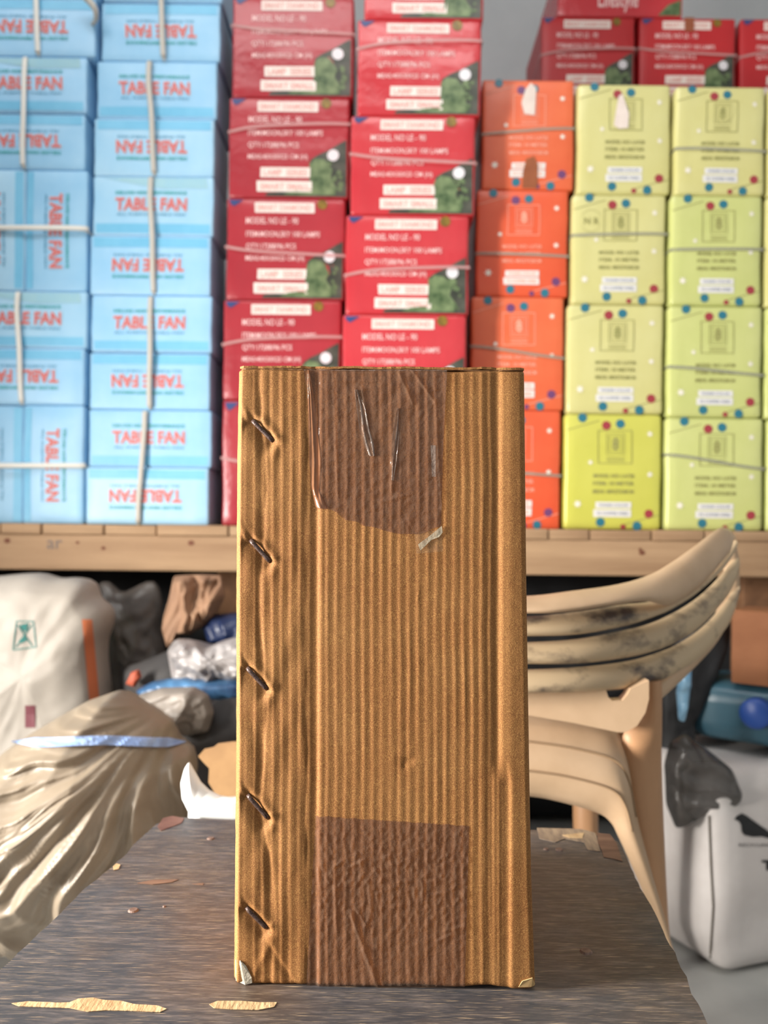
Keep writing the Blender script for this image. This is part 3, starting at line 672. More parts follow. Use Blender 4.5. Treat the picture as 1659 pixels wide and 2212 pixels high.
def Hf(x, y, tape=False):
    """surface relief in mm towards the viewer at picture position x, y"""
    drift = 3 * noise.noise(Vector((y / 420, 2.2, 0)))
    h = 0
    xx = x + drift + 1.6 * noise.noise(Vector((y / 130, x / 160, 5)))
    ph = (xx - 690) / 19.6 * 6.28318
    amp = .12 + .09 * noise.noise(Vector((x / 45, y / 260, 1))) + .05 * noise.noise(Vector((x / 13, y / 90, 7)))
    mask = 1.0
    if x > 1075: mask = max(.12, 1 - (x - 1075) / 8)
    if x < 545: mask = .45
    h += amp * mask * (math.cos(ph) + .25 * math.cos(2 * ph + 1.3 + 2 * noise.noise(Vector((x / 60, y / 300, 3)))))
    # fold lines
    gx = 682 + 4 * (1 - (y - 800) / 1340) + drift * .3
    t = x - gx
    h += -1.15 * (math.exp(-(t / 24) ** 2) if t < 0 else math.exp(-(t / 6) ** 2))
    h += .10 * gauss(t - 12, 7)
    gx = 1076 - 3 * (y > 1650) * min(1, (y - 1650) / 100) * 0 + drift * .3
    w_r = 1 if y < 1640 else max(0, 1 - (y - 1640) / 50)
    t = x - gx; h += -(1.15 * w_r) * (math.exp(-((t) / 20) ** 2) if t < 0 else math.exp(-(t / 6) ** 2))
    gx2 = 1092 + 6 * (1 - w_r); w2 = 1 - w_r
    t = x - gx2; h += -(.9 * w2) * (math.exp(-(t / 15) ** 2) if t < 0 else math.exp(-(t / 5) ** 2))
    t = x - 1062; h += -.5 * w2 * (math.exp(-(t / 8) ** 2) if t < 0 else math.exp(-(t / 4) ** 2))
    if x > 1085: h += .45 * gauss(x - 1105, 16)
    # left flap crease
    cx = 566 + 7 * math.sin(y / 75.0) + 4 * noise.noise(Vector((y / 60, 9, 0)))
    if y > 1750: cx += min(18, (y - 1750) / 5)
    wy = .8 + .5 * noise.noise(Vector((y / 110, 4, 4)))
    t = x - cx; h += -.65 * wy * (math.exp(-(t / 11) ** 2) if t < 0 else math.exp(-(t / 5) ** 2))
    if 900 < y < 2120 and x < 660:
        h += .55 * noise.noise(Vector((x / 34, y / 85, 2)))
    if x < 655: h += .4 * noise.noise(Vector((x / 60, y / 150, 8)))
    for (a, c_) in STP:
        mx_, my = (a[0] + c_[0]) / 2, (a[1] + c_[1]) / 2
        if abs(x - mx_) < 90 and abs(y - my) < 110:
            L = math.hypot(c_[0] - a[0], c_[1] - a[1]); tx, ty = (c_[0] - a[0]) / L, (c_[1] - a[1]) / L
            s_ = (x - mx_) * tx + (y - my) * ty; n_ = (x - mx_) * ty - (y - my) * tx      # n_ > 0: upper right
            along = math.exp(-(max(0, abs(s_) - L / 2) / 12) ** 2)
            h += -2.0 * along * (math.exp(-(n_ / 28) ** 2) if n_ < 0 else math.exp(-(n_ / 8) ** 2))
            h += .7 * math.exp(-((n_ - 15) / 9) ** 2) * math.exp(-(s_ / (L * .7)) ** 2)
            # pulled creases leaving both ends
            h += .9 * gauss(x - (a[0] - 6 - (a[1] - y) * .45), 7) * (1 if y < a[1] else 0) * math.exp(-((a[1] - y) / 32) ** 2)
            h += .85 * gauss(x - (c_[0] + 8 - abs(y - c_[1]) * .15), 9) * (1 if y > c_[1] - 14 else 0) * math.exp(-((y - c_[1]) / 38) ** 2)
    # crushed lower left corner
    if y > 1985 and x < 640:
        k = min(1, (y - 1985) / 60)
        ln = x - (560 + (y - 2010) * .62); h += -.5 * k * (math.exp(-(ln / 14) ** 2) if ln < 0 else math.exp(-(ln / 5) ** 2))
        ln = x - (600 - (y - 2010) * .5); h += .4 * k * gauss(ln, 9)
    # puncture
    r = math.hypot((x - 884) / 17, (y - 1643) / 9); h += -.55 * math.exp(-r * r) + .35 * gauss(x - 897, 5) * gauss(y - 1648, 9)
    h += -.5 * gauss(x - 873, 4) * gauss(y - 1655, 6)
    h += .25 * gauss(x - (903 - (y - 1290) * .12), 1.6) * gauss(y - 1290, 14)
    h += .08 * noise.noise(Vector((x / 20, y / 20, 11))) + .3 * noise.noise(Vector((x / 300, y / 300, 0)))
    return h
def FP(x, y, extra=0.0):
    L, R = Lx(y), Rx(y); u = (x - L) / (R - L); v = (y - 797.5) / (2134.5 - 797.5)
    v = min(1.0, max(0.0, v)); dL = dT + (bl_.y - dT) * v; dR = dT - .004 + (br_.y - dT + .004) * v
    ea = 0
    s1 = (x - L) / 15; s2 = (R - x) / 13; s3 = (y - 797) / 7; s4 = (2134 - y) / 8
    if s1 < 1: ea += 1.6 * (1 - max(0, s1)) ** 2
    if x - L < 10: ea += 5.0 * (1 - max(0, x - L) / 10)
    if s2 < 1: ea += 4.0 * (1 - math.sqrt(max(0, 1 - (1 - max(0, s2)) ** 2)))
    if s3 < 1: ea += 1.4 * (1 - max(0, s3)) ** 2
    if s4 < 1: ea += 1.6 * (1 - max(0, s4)) ** 2
    d = dL + (dR - dL) * u
    k = min(1, max(0, s1), max(0, s2) + .2, max(0, s3) + .3)
    p = P(x, y, d); yy = d + (ea - Hf(x, y) * k - extra) / 1000
    return Vector((p.x, yy, p.z))
NU, NV = 260, 330
vs = []; fs = []
def us(i):
    t = i / NU; return t
for j in range(NV + 1):
    y = 797.5 + (2134.5 - 797.5) * j / NV
    for i in range(NU + 1):
        L, R = Lx(y) + 1.2 * noise.noise(Vector((y / 40, 1, 0))), Rx(y); t = i / NU
        t = t + .018 * (-math.sin(6.28318 * t)) / 1.0 * .8
        yb = y
        x = L + (R - L) * t
        # bottom and top edges follow the picture's slight slopes
        if j == NV: yb = y
        p = FP(x, yb)
        k = max(0, (j / NV - .9) / .1); zb_ = ZT + .0006 + .0012 * (noise.noise(Vector((t * 9, 3, 3))) + 1) * (t > .5) * 1.2
        if k > 0: p.z = p.z * (1 - k) + (zb_ + (p.z - FP(x, 2134.5).z)) * k
        k = max(0, 1 - (j / NV) / .03); zt2 = zt_ - .0008 + .0009 * noise.noise(Vector((t * 6, 8, 3)))
        if k > 0: p.z = p.z * (1 - k) + (zt2 - (y - 797.5) / F * .574) * k
        vs.append(p)
W1 = NU + 1
for j in range(NV):
    for i in range(NU): a = j * W1 + i; fs.append((a, a + W1, a + W1 + 1, a + 1))
# sides, top, bottom and back
ring = [(0, i) for i in range(NU + 1)] + [(j, NU) for j in range(1, NV + 1)] + [(NV, i) for i in range(NU - 1, -1, -1)] + [(j, 0) for j in range(NV - 1, 0, -1)]
fr = [j * W1 + i for j, i in ring]; DP = .175; prev = fr
for q in (.3, 1.0):
    cur = []
    for (j, i), a in zip(ring, fr):
        p = Vector(vs[a]); p.y = p.y * (1 - q) + (bl_.y + .025 * (1 - j / NV) + DP) * q
        if i == 0: p.x -= .0012 * math.sin(math.pi * q * .7)
        cur.append(len(vs)); vs.append(p)
    for k in range(len(prev)): fs.append((prev[k], prev[(k + 1) % len(prev)], cur[(k + 1) % len(prev)], cur[k]))
    prev = cur
fs.append(tuple(prev))
car = empty('cardboard_carton', (bl_.x * .5 + br_.x * .5, bl_.y, ZT), 'tall stapled and taped corrugated brown carton standing in front on the worn table', 'box')
link('carton_body', mesh('carton_body', vs, fs), m_kraft, car)
# top flap edge
def frow(xa, xb, y, z, dz, th, name, m, back=.17, dy=0.0):
    vs = []; fs = []; n = 60
    for i in range(n + 1):
        x_ = xa + (xb - xa) * i / n; p = FP(x_, 805); wv = .0010 * noise.noise(Vector((x_ / 70, z * 900, 3))) + .0005 * noise.noise(Vector((x_ / 15, 1, 3)))
        z_ = zt_ + z + wv + dz * i / n
        yy = p.y + .0006 + dy
        vs += [Vector((p.x, yy, z_)), Vector((p.x, yy, z_ + th)), Vector((p.x, yy + back, z_ + th)), Vector((p.x, yy + back, z_))]
    for i in range(n):
        for k in range(4): fs.append((i * 4 + k, i * 4 + (k + 1) % 4, i * 4 + 4 + (k + 1) % 4, i * 4 + 4 + k))
    fs.append((0, 1, 2, 3)); fs.append((n * 4 + 3, n * 4 + 2, n * 4 + 1, n * 4))
    return link(name, mesh(name, vs, fs, False), m, car)
frow(516, 1134, 797, .0003, .0000, .0016, 'top_flap', m_kraft)
m_edge = mat('carton_edge', (122, 84, 52), .8, (150, 108, 68), 60)
frow(520, 1128, 797, -.0006, 0, .0008, 'flap_seam', m_edge, .10, .0006)
# staples
m_st = mat('rusty_staple', (58, 38, 32), 0.42, (104, 84, 76), 900, bump=.6, bscale=900, bdist=.0004)
m_st.node_tree.nodes['Principled BSDF'].inputs['Metallic'].default_value = .4
for a, c_ in STP:
    pts = []
    for k in range(11):
        t = k / 10; x_, y_ = a[0] + (c_[0] - a[0]) * t, a[1] + (c_[1] - a[1]) * t
        lift = 1.35 * (math.sin(math.pi * min(1, max(0, t * 1.0))) ** .35 if 0 < t < 1 else 0) - .5
        base = FP(x_, y_); base.y = min(FP(a[0] - 6, a[1] - 4).y, FP(c_[0] + 6, c_[1] + 2).y) + (.0018 if k in (0, 10) else .0003)
        pts.append(base)
    link('staple', tube('staple', pts, .00165, 8, flat=.6), m_st, car)
# tape
m_tape = film('brown_packing_tape', (132, 106, 88), .36, .16, tint=lin((238, 222, 212)), bump=.8, bscale=120)
m_tape2 = film('folded_tape', (176, 124, 90), .60, .12, tint=lin((226, 200, 180)), bump=.3, bscale=120)
m_clear = film('clear_tape', (210, 200, 176), .42, .12, tint=(.95, .93, .9, 1), bump=.5, bscale=200)
m_shine = film('wrinkled_tape_film', (160, 146, 136), .45, .08, tint=(.9, .88, .86, 1), bump=.6, bscale=240)
def patch(name, xl, xr, yt, yb, nu, nv, off, m, ex=None, lab=None):
    vs = []; fs = []
    for j in range(nv + 1):
        for i in range(nu + 1):
            u, v = i / nu, j / nv
            y0 = yt(u); y1 = yb(u); y = y0 + (y1 - y0) * v; x = xl(y) + (xr(y) - xl(y)) * u
            p = FP(x, y, off + (ex(x, y, u, v) if ex else 0)); vs.append(p)
    for j in range(nv):
        for i in range(nu): a = j * (nu + 1) + i; fs.append((a, a + nu + 1, a + nu + 2, a + 1))
    o = link(name, mesh(name, vs, fs), m, car)
    if lab: o['label'] = lab
    return o
def seg(x, y, a, b, w_):
    dx, dy = b[0] - a[0], b[1] - a[1]; L = dx * dx + dy * dy; t = max(0, min(1, ((x - a[0]) * dx + (y - a[1]) * dy) / L))
    return math.exp(-(((x - a[0] - t * dx) ** 2 + (y - a[1] - t * dy) ** 2) / (w_ * w_)))
def tapeA(x, y, u, v):
    e = .30 * seg(x, y, (768, 845), (786, 925), 4) + .35 * seg(x, y, (786, 925), (806, 980), 6) + .30 * seg(x, y, (782, 838), (795, 920), 3)
    e += .35 * seg(x, y, (858, 885), (848, 1000), 4) + .3 * seg(x, y, (848, 1000), (846, 1060), 3) + .4 * seg(x, y, (862, 805), (892, 872), 2.5) + .4 * seg(x, y, (893, 803), (940, 870), 2.5)
    e += .22 * seg(x, y, (719, 800), (730, 1075), 2) + .2 * seg(x, y, (936, 800), (954, 1100), 2) + .2 * seg(x, y, (720, 822), (820, 823), 2) + .3 * seg(x, y, (820, 1085), (880, 1070), 3)
    e += .16 * abs(noise.noise(Vector((x / 12, y / 22, 3)))) + .12 * noise.noise(Vector((x / 40, y / 40, 6)))
    e *= 1.8
    return e + .15
BT = [(0, 1098), (.12, 1100), (.17, 1108), (.24, 1124), (.33, 1127), (.38, 1136), (.47, 1139), (.55, 1147), (.65, 1153), (.8, 1154), (.86, 1152), (.93, 1142), (1, 1136)]
patch('packing_tape', lambda y: inter([(795, 655), (850, 664), (1000, 668), (1098, 681), (1160, 684)], y), lambda y: inter([(795, 966), (950, 958), (1140, 953), (1160, 953)], y), lambda u: 797.6, lambda u: inter(BT, u), 110, 130, .12, m_tape, tapeA, 'brown tape strip over the top edge, wrinkled')
patch('tape_fold', lambda y: inter([(795, 664), (1050, 671), (1090, 680), (1100, 684)], y), lambda y: inter([(797, 668), (860, 678), (1000, 694), (1060, 690), (1100, 708)], y), lambda u: 799, lambda u: 1096 + 4 * u, 10, 60, .5, m_tape2, lambda x, y, u, v: 1.2 * math.sin(math.pi * min(1, u * 1.2)) * (.3 + v * .7) + .3 * math.sin(u * 14 + v * 3), 'peeling folded edge of the top tape')
patch('tape_wrinkle', lambda y: inter([(840, 766), (880, 770), (925, 776), (960, 786), (990, 800)], y), lambda y: inter([(840, 772), (880, 788), (925, 797), (960, 808), (990, 812)], y), lambda u: 842, lambda u: 985, 8, 40, .55, m_shine, lambda x, y, u, v: .5 * math.sin(u * 12 + v * 5), 'silvery wrinkle of lifted tape')
patch('tape_wrinkle', lambda y: inter([(880, 858), (940, 848), (1000, 846), (1040, 846)], y), lambda y: inter([(880, 861), (940, 862), (1000, 856), (1040, 850)], y), lambda u: 882, lambda u: 1038, 6, 40, .55, m_shine, lambda x, y, u, v: .4 * math.sin(u * 10 + v * 6), 'silvery wrinkle of lifted tape')
patch('tape_wrinkle', lambda y: inter([(960, 930), (1030, 933)], y), lambda y: inter([(960, 941), (1030, 941)], y), lambda u: 962, lambda u: 1030, 4, 14, .5, m_shine, None, 'silvery wrinkle of lifted tape')
pt = [(903, 1176), (930, 1156), (954, 1136), (956, 1150), (948, 1160), (932, 1166), (918, 1180), (908, 1189)]
link('torn_tape_strip', slab('torn_tape_strip', [FP(x_, y_, 1.0) for x_, y_ in pt], .0004), m_clear, car)
patch('clear_tape_edge', lambda y: 895 + (y - 1150) * .1, lambda y: inter([(1130, 952), (1200, 958)], y), lambda u: 1150 - 6 * u, lambda u: 1196 - 5 * u, 14, 12, .2, film('faint_clear_tape', (200, 180, 150), .10, .15), None)
def tapeB(x, y, u, v):
    e = .8 * seg(x, y, (757, 1968), (786, 2050), 4.5) + .8 * seg(x, y, (786, 2050), (820, 2138), 5) + .4 * seg(x, y, (770, 1965), (792, 2000), 3)
    e += .4 * seg(x, y, (722, 1862), (728, 2010), 3.5) + .45 * seg(x, y, (796, 1900), (802, 1965), 3.5) + .4 * seg(x, y, (802, 1965), (790, 1998), 3) + .45 * seg(x, y, (722, 1872), (742, 1858), 3) + .45 * seg(x, y, (750, 1876), (788, 1856), 3)
    e += .5 * seg(x, y, (962, 2010), (1004, 2000), 4) + .5 * seg(x, y, (948, 2032), (975, 2018), 4)
    k = math.exp(-((y - 1900) / 110) ** 2)
    e += (.2 + .9 * k) * max(0, noise.noise(Vector((x / 9, y / 13, 3)))) + .1 * noise.noise(Vector((x / 40, y / 30, 6)))
    return e + .15
patch('packing_tape', lambda y: inter([(1760, 682), (2140, 661)], y), lambda y: inter([(1760, 1014), (2140, 1004)], y), lambda u: 1762 + 22 * u + 3 * noise.noise(Vector((u * 18, 0, 0))), lambda u: 2134.4, 130, 150, .12, m_tape, tapeB, 'brown tape strip over the bottom edge, crumpled')
pt = [(504, 2078), (520, 2074), (532, 2086), (544, 2110), (545, 2122), (530, 2126), (508, 2122), (503, 2108)]
m_grey = mat('grey_tape', (150, 140, 124), .4, (186, 178, 160), 90, bump=.5, bscale=200)
link('corner_tape', slab('corner_tape', [FP(max(x_, 507), y_, .5 + .3 * (k % 2)) for k, (x_, y_) in enumerate(pt)], .0005), m_grey, car)
pt = [(1128, 2118), (1150, 2112), (1157, 2128), (1156, 2152), (1148, 2144), (1140, 2136), (1120, 2138)]
p3 = [FP(x_, min(2132, y_), 1.0) + Vector((0, 0, -(max(0, y_ - 2142)) / F * .55 * 0)) for x_, y_ in pt]
link('torn_paper_edge', slab('torn_paper_edge', p3, .0008), mat('torn_kraft', (186, 150, 100), .8, (206, 172, 120), 80), car)

# ---------------------------------------------------------------- plastic chair behind the carton
m_ch = mat('weathered_beige_plastic', (204, 174, 142), 0.42, (180, 150, 118), 5, bump=.1, bscale=20)
m_dirty = mat('grimy_beige_plastic', (196, 172, 138), 0.5, (78, 66, 60), 15, bump=.1, bscale=30, stretch=(1, 1, 1.8), lo=.50, hi=.68)
m_tan = mat('shaded_tan_plastic', (192, 146, 106), 0.5, (178, 134, 96), 5)  # darker than the body: shade of the turned-away leg in the colour
ch = empty('plastic_chair', (.14, 1.1, 0), 'weathered beige plastic chair with curved back slats, right behind the big carton', 'chair')
DD = [(1060, .96), (1141, .965), (1250, .975), (1350, 1.0), (1430, 1.035), (1500, 1.08), (1555, 1.13), (1592, 1.19)]
CXC = .142
def cp(pts, dshift=0.0):
    r = [P(x_, y_, inter(DD, x_) + dshift) for x_, y_ in pts]
    m = [Vector((CXC - (p.x - CXC) * .8, p.y, p.z)) for p in r if p.x > CXC + .03]
    return m[::-1] + r
def slat(name, top, bot, th, m, dsh=0.0, bow=.006): link(name, strip(name, cp(top, dsh), cp(bot, dsh - (.036 if name == 'top_rail' else .012)), th, 8, bow), m, ch)
slat('top_rail', [(1141, 1287), (1230, 1277), (1330, 1263), (1400, 1243), (1450, 1215), (1500, 1180), (1540, 1149), (1562, 1139), (1580, 1146)],
     [(1141, 1325), (1230, 1321), (1330, 1306), (1395, 1299), (1435, 1308), (1470, 1298), (1512, 1268), (1550, 1226), (1570, 1200), (1585, 1172)], .014, m_ch, -.005)
slat('back_slat', [(1141, 1331), (1250, 1321), (1340, 1306), (1400, 1300), (1452, 1284), (1500, 1257), (1545, 1215), (1566, 1192), (1584, 1162)],
     [(1141, 1374), (1250, 1370), (1350, 1352), (1410, 1333), (1450, 1316), (1500, 1284), (1550, 1240), (1573, 1212), (1587, 1185)], .014, m_dirty, .004)
slat('back_slat', [(1141, 1387), (1250, 1380), (1340, 1363), (1400, 1348), (1458, 1322), (1510, 1288), (1556, 1243), (1576, 1215), (1589, 1190)],
     [(1141, 1434), (1250, 1433), (1350, 1421), (1410, 1407), (1455, 1390), (1508, 1357), (1556, 1308), (1576, 1278), (1591, 1240)], .014, m_dirty, .008)
slat('back_slat', [(1141, 1446), (1250, 1441), (1345, 1430), (1405, 1415), (1460, 1393), (1515, 1356), (1562, 1306), (1578, 1282), (1591, 1250)],
     [(1141, 1497), (1250, 1495), (1350, 1488), (1410, 1475), (1455, 1457), (1512, 1420), (1560, 1368), (1580, 1330), (1592, 1285)], .014, m_dirty, .012)
# side post joining the slats at the curl, lower back panel, legs and skirt
def post(xs):
    r = [P(x_, y_, d_) for x_, y_, d_ in xs]; return r
pr = post([(1572, 1160, 1.175), (1580, 1230, 1.185), (1576, 1290, 1.185), (1540, 1370, 1.15), (1478, 1440, 1.10), (1412, 1500, 1.03)])
for s_ in (1, -1):
    q = pr if s_ == 1 else [Vector((CXC - (p.x - CXC) * .8, p.y, p.z)) for p in pr]
    link('side_post', tube('side_post', crom(q, 6), .012, 10, flat=.6), m_ch, ch)
low = [(1000, 1490), (1309, 1490), (1314, 1506), (1322, 1514), (1345, 1513), (1355, 1502), (1362, 1488), (1402, 1470), (1402, 1510), (1394, 1540), (1376, 1568), (1352, 1582), (1335, 1582), (1240, 1562), (1141, 1545), (1000, 1530)]
link('back_panel', slab('back_panel', [P(x_, y_, .985) for x_, y_ in low], .018), m_ch, ch)
def mir(ps): return [Vector((CXC - (p.x - CXC) * .8, p.y, p.z)) for p in ps]
legA = [(1396, 1470), (1390, 1540), (1345, 1592), (1352, 1700), (1374, 1820), (1398, 1910), (1438, 2060), (1470, 2200), (1500, 2540)]
legB = [(1428, 1465), (1429, 1600), (1431, 1700), (1437, 1850), (1442, 1950), (1450, 2060), (1490, 2200), (1540, 2540)]
def z0fix(ps):
    for p in ps:
        if p.z < .0: p.z = 0.0
    return ps
def rsam(pts, n, d):
    p3 = [P(a, b, d) for a, b in pts]; c = crom(p3, 10); return [c[int(i * (len(c) - 1) / (n - 1))] for i in range(n)]
a_ = z0fix(rsam(legA, 24, 1.02)); b_ = z0fix(rsam(legB, 24, 1.05))
link('leg', strip('leg', a_, b_, .016, 6, .012), m_tan, ch)
link('leg', strip('leg', mir(b_), mir(a_), .016, 6, .012), m_tan, ch)
skA = [(1000, 1520), (1141, 1535), (1250, 1552), (1325, 1575), (1352, 1625), (1366, 1720), (1384, 1800), (1404, 1880), (1424, 1960), (1446, 2060)]
skB = [(1000, 1705), (1141, 1720), (1200, 1730), (1285, 1754), (1318, 1775), (1336, 1808), (1362, 1865), (1388, 1925), (1412, 1985), (1442, 2064)]
link('skirt', strip('skirt', [P(a, b, 1.03) for a, b in skA], [P(a, b, .995) for a, b in skB], .012, 10, .030, 6), m_ch, ch)
for k, off in ((0, .30), (1, .62)):
    A_ = [P(a, b, 1.03).lerp(P(c, d, .995), off) + Vector((0, -.030 * math.sin(math.pi * off) - .007, 0)) for (a, b), (c, d) in zip(skA[:6], skB[:6])]
    link('skirt_groove', tube('skirt_groove', crom(A_, 6), .0014, 6), mat('groove_brown', (150, 122, 92), .7), ch)  # thin darker line along the skirt
zseat = HC - .25
link('seat', boxmesh('seat', (CXC - .23, 1.06, zseat - .03), (CXC + .20, 1.42, zseat), .014, 8), m_ch, ch)
for xx in (CXC - .22, CXC + .21):
    link('leg', tube('leg', [Vector((xx * 1.0 + (xx - CXC) * .1, 1.40, 0)), Vector((xx, 1.38, zseat - .012))], .022, 10), m_tan, ch)

# ---------------------------------------------------------------- white plastic armrest at the left
m_white = mat('bright_white_plastic', (240, 242, 240), .35)
wc = empty('white_chair', (-.22, 1.0, 0), 'glaring white plastic chair arm curling up just behind the far edge of the table', 'chair')
link('armrest', pillow('armrest', [(408, 1646), (418, 1664), (433, 1690), (452, 1708), (478, 1721), (505, 1725), (545, 1725), (545, 1772), (470, 1768), (436, 1764), (408, 1750), (394, 1722), (391, 1690), (399, 1660)], .96, .016, .0, 5, rings=16, seg=240, ctr=(424, 1733)), m_white, wc)
link('leg', strip('leg', z0fix([P(408, 1738, .985), P(406, 1800, .985), P(404, 2100, .985), P(404, 2620, .985)]), z0fix([P(462, 1738, .985), P(460, 1800, .985), P(450, 2100, .985), P(446, 2620, .985)]), .02, 6, .01), m_white, wc)

# ---------------------------------------------------------------- sacks and scrap at the left under the shelf
m_sack = mat('white_woven_sack', (172, 164, 154), .6, (156, 147, 136), 5, bump=.25, bscale=500, bdist=.0006)
sack = pillow('woven_sack', [(-230, 1290), (-120, 1252), (-20, 1246), (60, 1238), (95, 1238), (130, 1252), (155, 1246), (200, 1252), (206, 1290), (240, 1312), (238, 1350), (224, 1380), (224, 1430), (232, 1500), (244, 1590), (250, 1800), (230, 2010), (-200, 2010), (-240, 1700)], 1.62, .10, .016, 7, seed=1, power=.35)
sk = link('woven_sack', sack, m_sack); tag(sk, 'large white woven sack with an orange stripe standing under the shelf at far left', 'sack')
tr = bvh(sack)
m_or = mat('orange_stripe', (208, 118, 76), .6); m_gr = mat('green_ink', (40, 110, 104), .6); m_mar = mat('maroon_ink', (112, 58, 66), .6)
v_, f_ = gridpoly(177, 199, 1338, 1620, 4, 40, lambda x, y, u, v: (x + v * 26, y)); link('orange_stripe', onto(tr, 'orange_stripe', v_, f_), m_or, sk)
def bars(segs, w_=2.0):
    vs = []; fs = []
    for (a, b, c, d) in segs:
        n = 6; L = math.hypot(c - a, d - b); nx, ny = -(d - b) / L * w_ / 2, (c - a) / L * w_ / 2
        for i in range(n):
            t0, t1 = i / n, (i + 1) / n; k = len(vs)
            vs += [(a + (c - a) * t0 + nx, b + (d - b) * t0 + ny), (a + (c - a) * t1 + nx, b + (d - b) * t1 + ny), (a + (c - a) * t1 - nx, b + (d - b) * t1 - ny), (a + (c - a) * t0 - nx, b + (d - b) * t0 - ny)]
            fs.append((k, k + 1, k + 2, k + 3))
    return vs, fs
v_, f_ = bars([(35, 1342, 72, 1342), (35, 1342, 28, 1404), (72, 1342, 78, 1398), (28, 1404, 78, 1398), (38, 1350, 70, 1396), (68, 1350, 34, 1398)], 2.4)
for q in ([(42, 1350), (62, 1346), (56, 1364), (50, 1362)], [(52, 1374), (58, 1384), (44, 1390), (40, 1384)]):
    k = len(v_); v_ += q; f_.append((k, k + 1, k + 2, k + 3))
link('green_emblem', onto(tr, 'green_emblem', v_, f_), m_gr, sk)
v_, f_ = gridpoly(54, 76, 1524, 1572, 2, 5); link('maroon_mark', onto(tr, 'maroon_mark', v_, f_), m_mar, sk)
# dusty translucent polythene bag in front
m_poly = film('dusty_polythene', (140, 126, 108), .80, .42, tint=(.9, .86, .8, 1), bump=.35, bscale=26)
bag = pillow('polythene_bag', [(-260, 1800), (-150, 1690), (-40, 1670), (10, 1648), (50, 1600), (100, 1566), (160, 1530), (215, 1500), (272, 1482), (300, 1496), (345, 1524), (380, 1548), (398, 1590), (430, 1608), (440, 1640), (432, 1700), (415, 1760), (405, 1840), (395, 1900), (300, 1960), (120, 1990), (20, 1930), (-60, 1900), (-220, 1910), (-280, 1880)], 1.22, .15, .02, 6.0, rings=90, seg=320, seed=3, power=.55, tilt=-.10)
# folds fan out from the peak at the right towards the lower left
pk = P(330, 1560, 1.1)
for v in bag.vertices:
    c_ = v.co
    if c_.y > 1.22 - .10 * (c_.z - HC): continue
    dx, dz = c_.x - pk.x, c_.z - pk.z; r_ = math.hypot(dx, dz); a_ = math.atan2(-dz, -dx)
    a_ += .25 * noise.noise(Vector((c_.x * 5, c_.z * 5, 7))) + .12 * noise.noise(Vector((c_.x * 13, c_.z * 13, 1)))
    fold = (.5 - abs(noise.noise(Vector((a_ * 3.2, r_ * 2.8, 4))))) * 1.3 + .5 * (.4 - abs(noise.noise(Vector((a_ * 8, r_ * 5, 9))))) + .22 * (.4 - abs(noise.noise(Vector((a_ * 25, r_ * 14, 2)))))
    c_.y -= .040 * fold * min(1, r_ * 6)
tag(link('polythene_bag', bag, m_poly), 'big dusty translucent plastic bag crumpled beside the left edge of the table', 'bag')
tb = bvh(bag)
m_bluestrip = mat('blue_plastic_strip', (120, 150, 206), .3, (160, 184, 224), 20)
v_, f_ = gridpoly(24, 400, 1594, 1612, 60, 4, lambda x, y, u, v: (x, 1602 + (v - .5) * 19 * min(1, u * 8, (1 - u) * 9 + .1) + 2 * math.sin(u * 9)))
bs = onto(tb, 'blue_strip', v_, f_, .006); bm = bmesh.new(); bm.from_mesh(bs); g = bmesh.ops.extrude_face_region(bm, geom=bm.faces[:]); bmesh.ops.translate(bm, vec=(0, .004, 0), verts=[e for e in g['geom'] if isinstance(e, bmesh.types.BMVert)]); bmesh.ops.recalc_face_normals(bm, faces=bm.faces); bm.to_mesh(bs); bm.free()
tag(link('blue_strip', bs, m_bluestrip), 'shiny light blue plastic strip lying across the dusty bag', 'strip')
def junk(name, poly, d, T_, m, label, cat, amp=.01, sc=12, seed=0, **kw):
    o = link(name, pillow(name, poly, d, T_, amp, sc, rings=24, seg=90, seed=seed, **kw), m); return tag(o, label, cat)
m_shade = mat('shade_black', (16, 16, 18), .6, (28, 28, 30), 6); m_char = mat('charcoal_heap', (44, 42, 42), .7, (66, 62, 60), 8)
junk('shelf_shade_heap', [(-215, 1740), (-225, 1340), (-150, 1250), (60, 1225), (300, 1224), (520, 1226), (760, 1240), (785, 1400), (785, 1760), (400, 1765), (-200, 1760)], 2.30, .12, m_shade, 'added black heap standing for the shade under the shelf behind the white sack', 'bag', .02, 5, 4)  # black heaps added to stand in for the shaded void under the shelf
junk('shelf_shade_heap', [(800, 1760), (820, 1300), (1000, 1235), (1200, 1228), (1420, 1235), (1640, 1245), (1900, 1300), (1960, 1700), (1900, 1755), (820, 1765)], 2.30, .12, m_shade, 'added black heap standing for the shade under the shelf behind the plastic chair', 'bag', .02, 5, 5)
m_gbag = film('clear_grey_bag', (120, 112, 106), .55, .25, tint=(.85, .85, .85, 1), bump=.3, bscale=40)
m_leaf = mat('green_foil', (64, 84, 44), .5, (110, 132, 74), 30)
junk('green_packet', [(222, 1330), (245, 1310), (285, 1325), (298, 1370), (290, 1420), (265, 1440), (235, 1438), (226, 1900), (215, 1900), (220, 1400)], 1.88, .03, m_leaf, 'green packet glimpsed inside a clear bag beside the white sack', 'packet', .012, 22, 6, ctr=(250, 1400))
junk('clear_bag', [(205, 1262), (235, 1250), (262, 1285), (300, 1262), (335, 1250), (352, 1290), (345, 1360), (362, 1420), (352, 1500), (340, 1900), (230, 1900), (228, 1460), (238, 1350)], 1.80, .035, m_gbag, 'smoky clear plastic bag standing right of the white sack', 'bag', .022, 14, 7)
m_kp = mat('brown_kraft_paper', (128, 96, 74), .75, (160, 124, 96), 6)
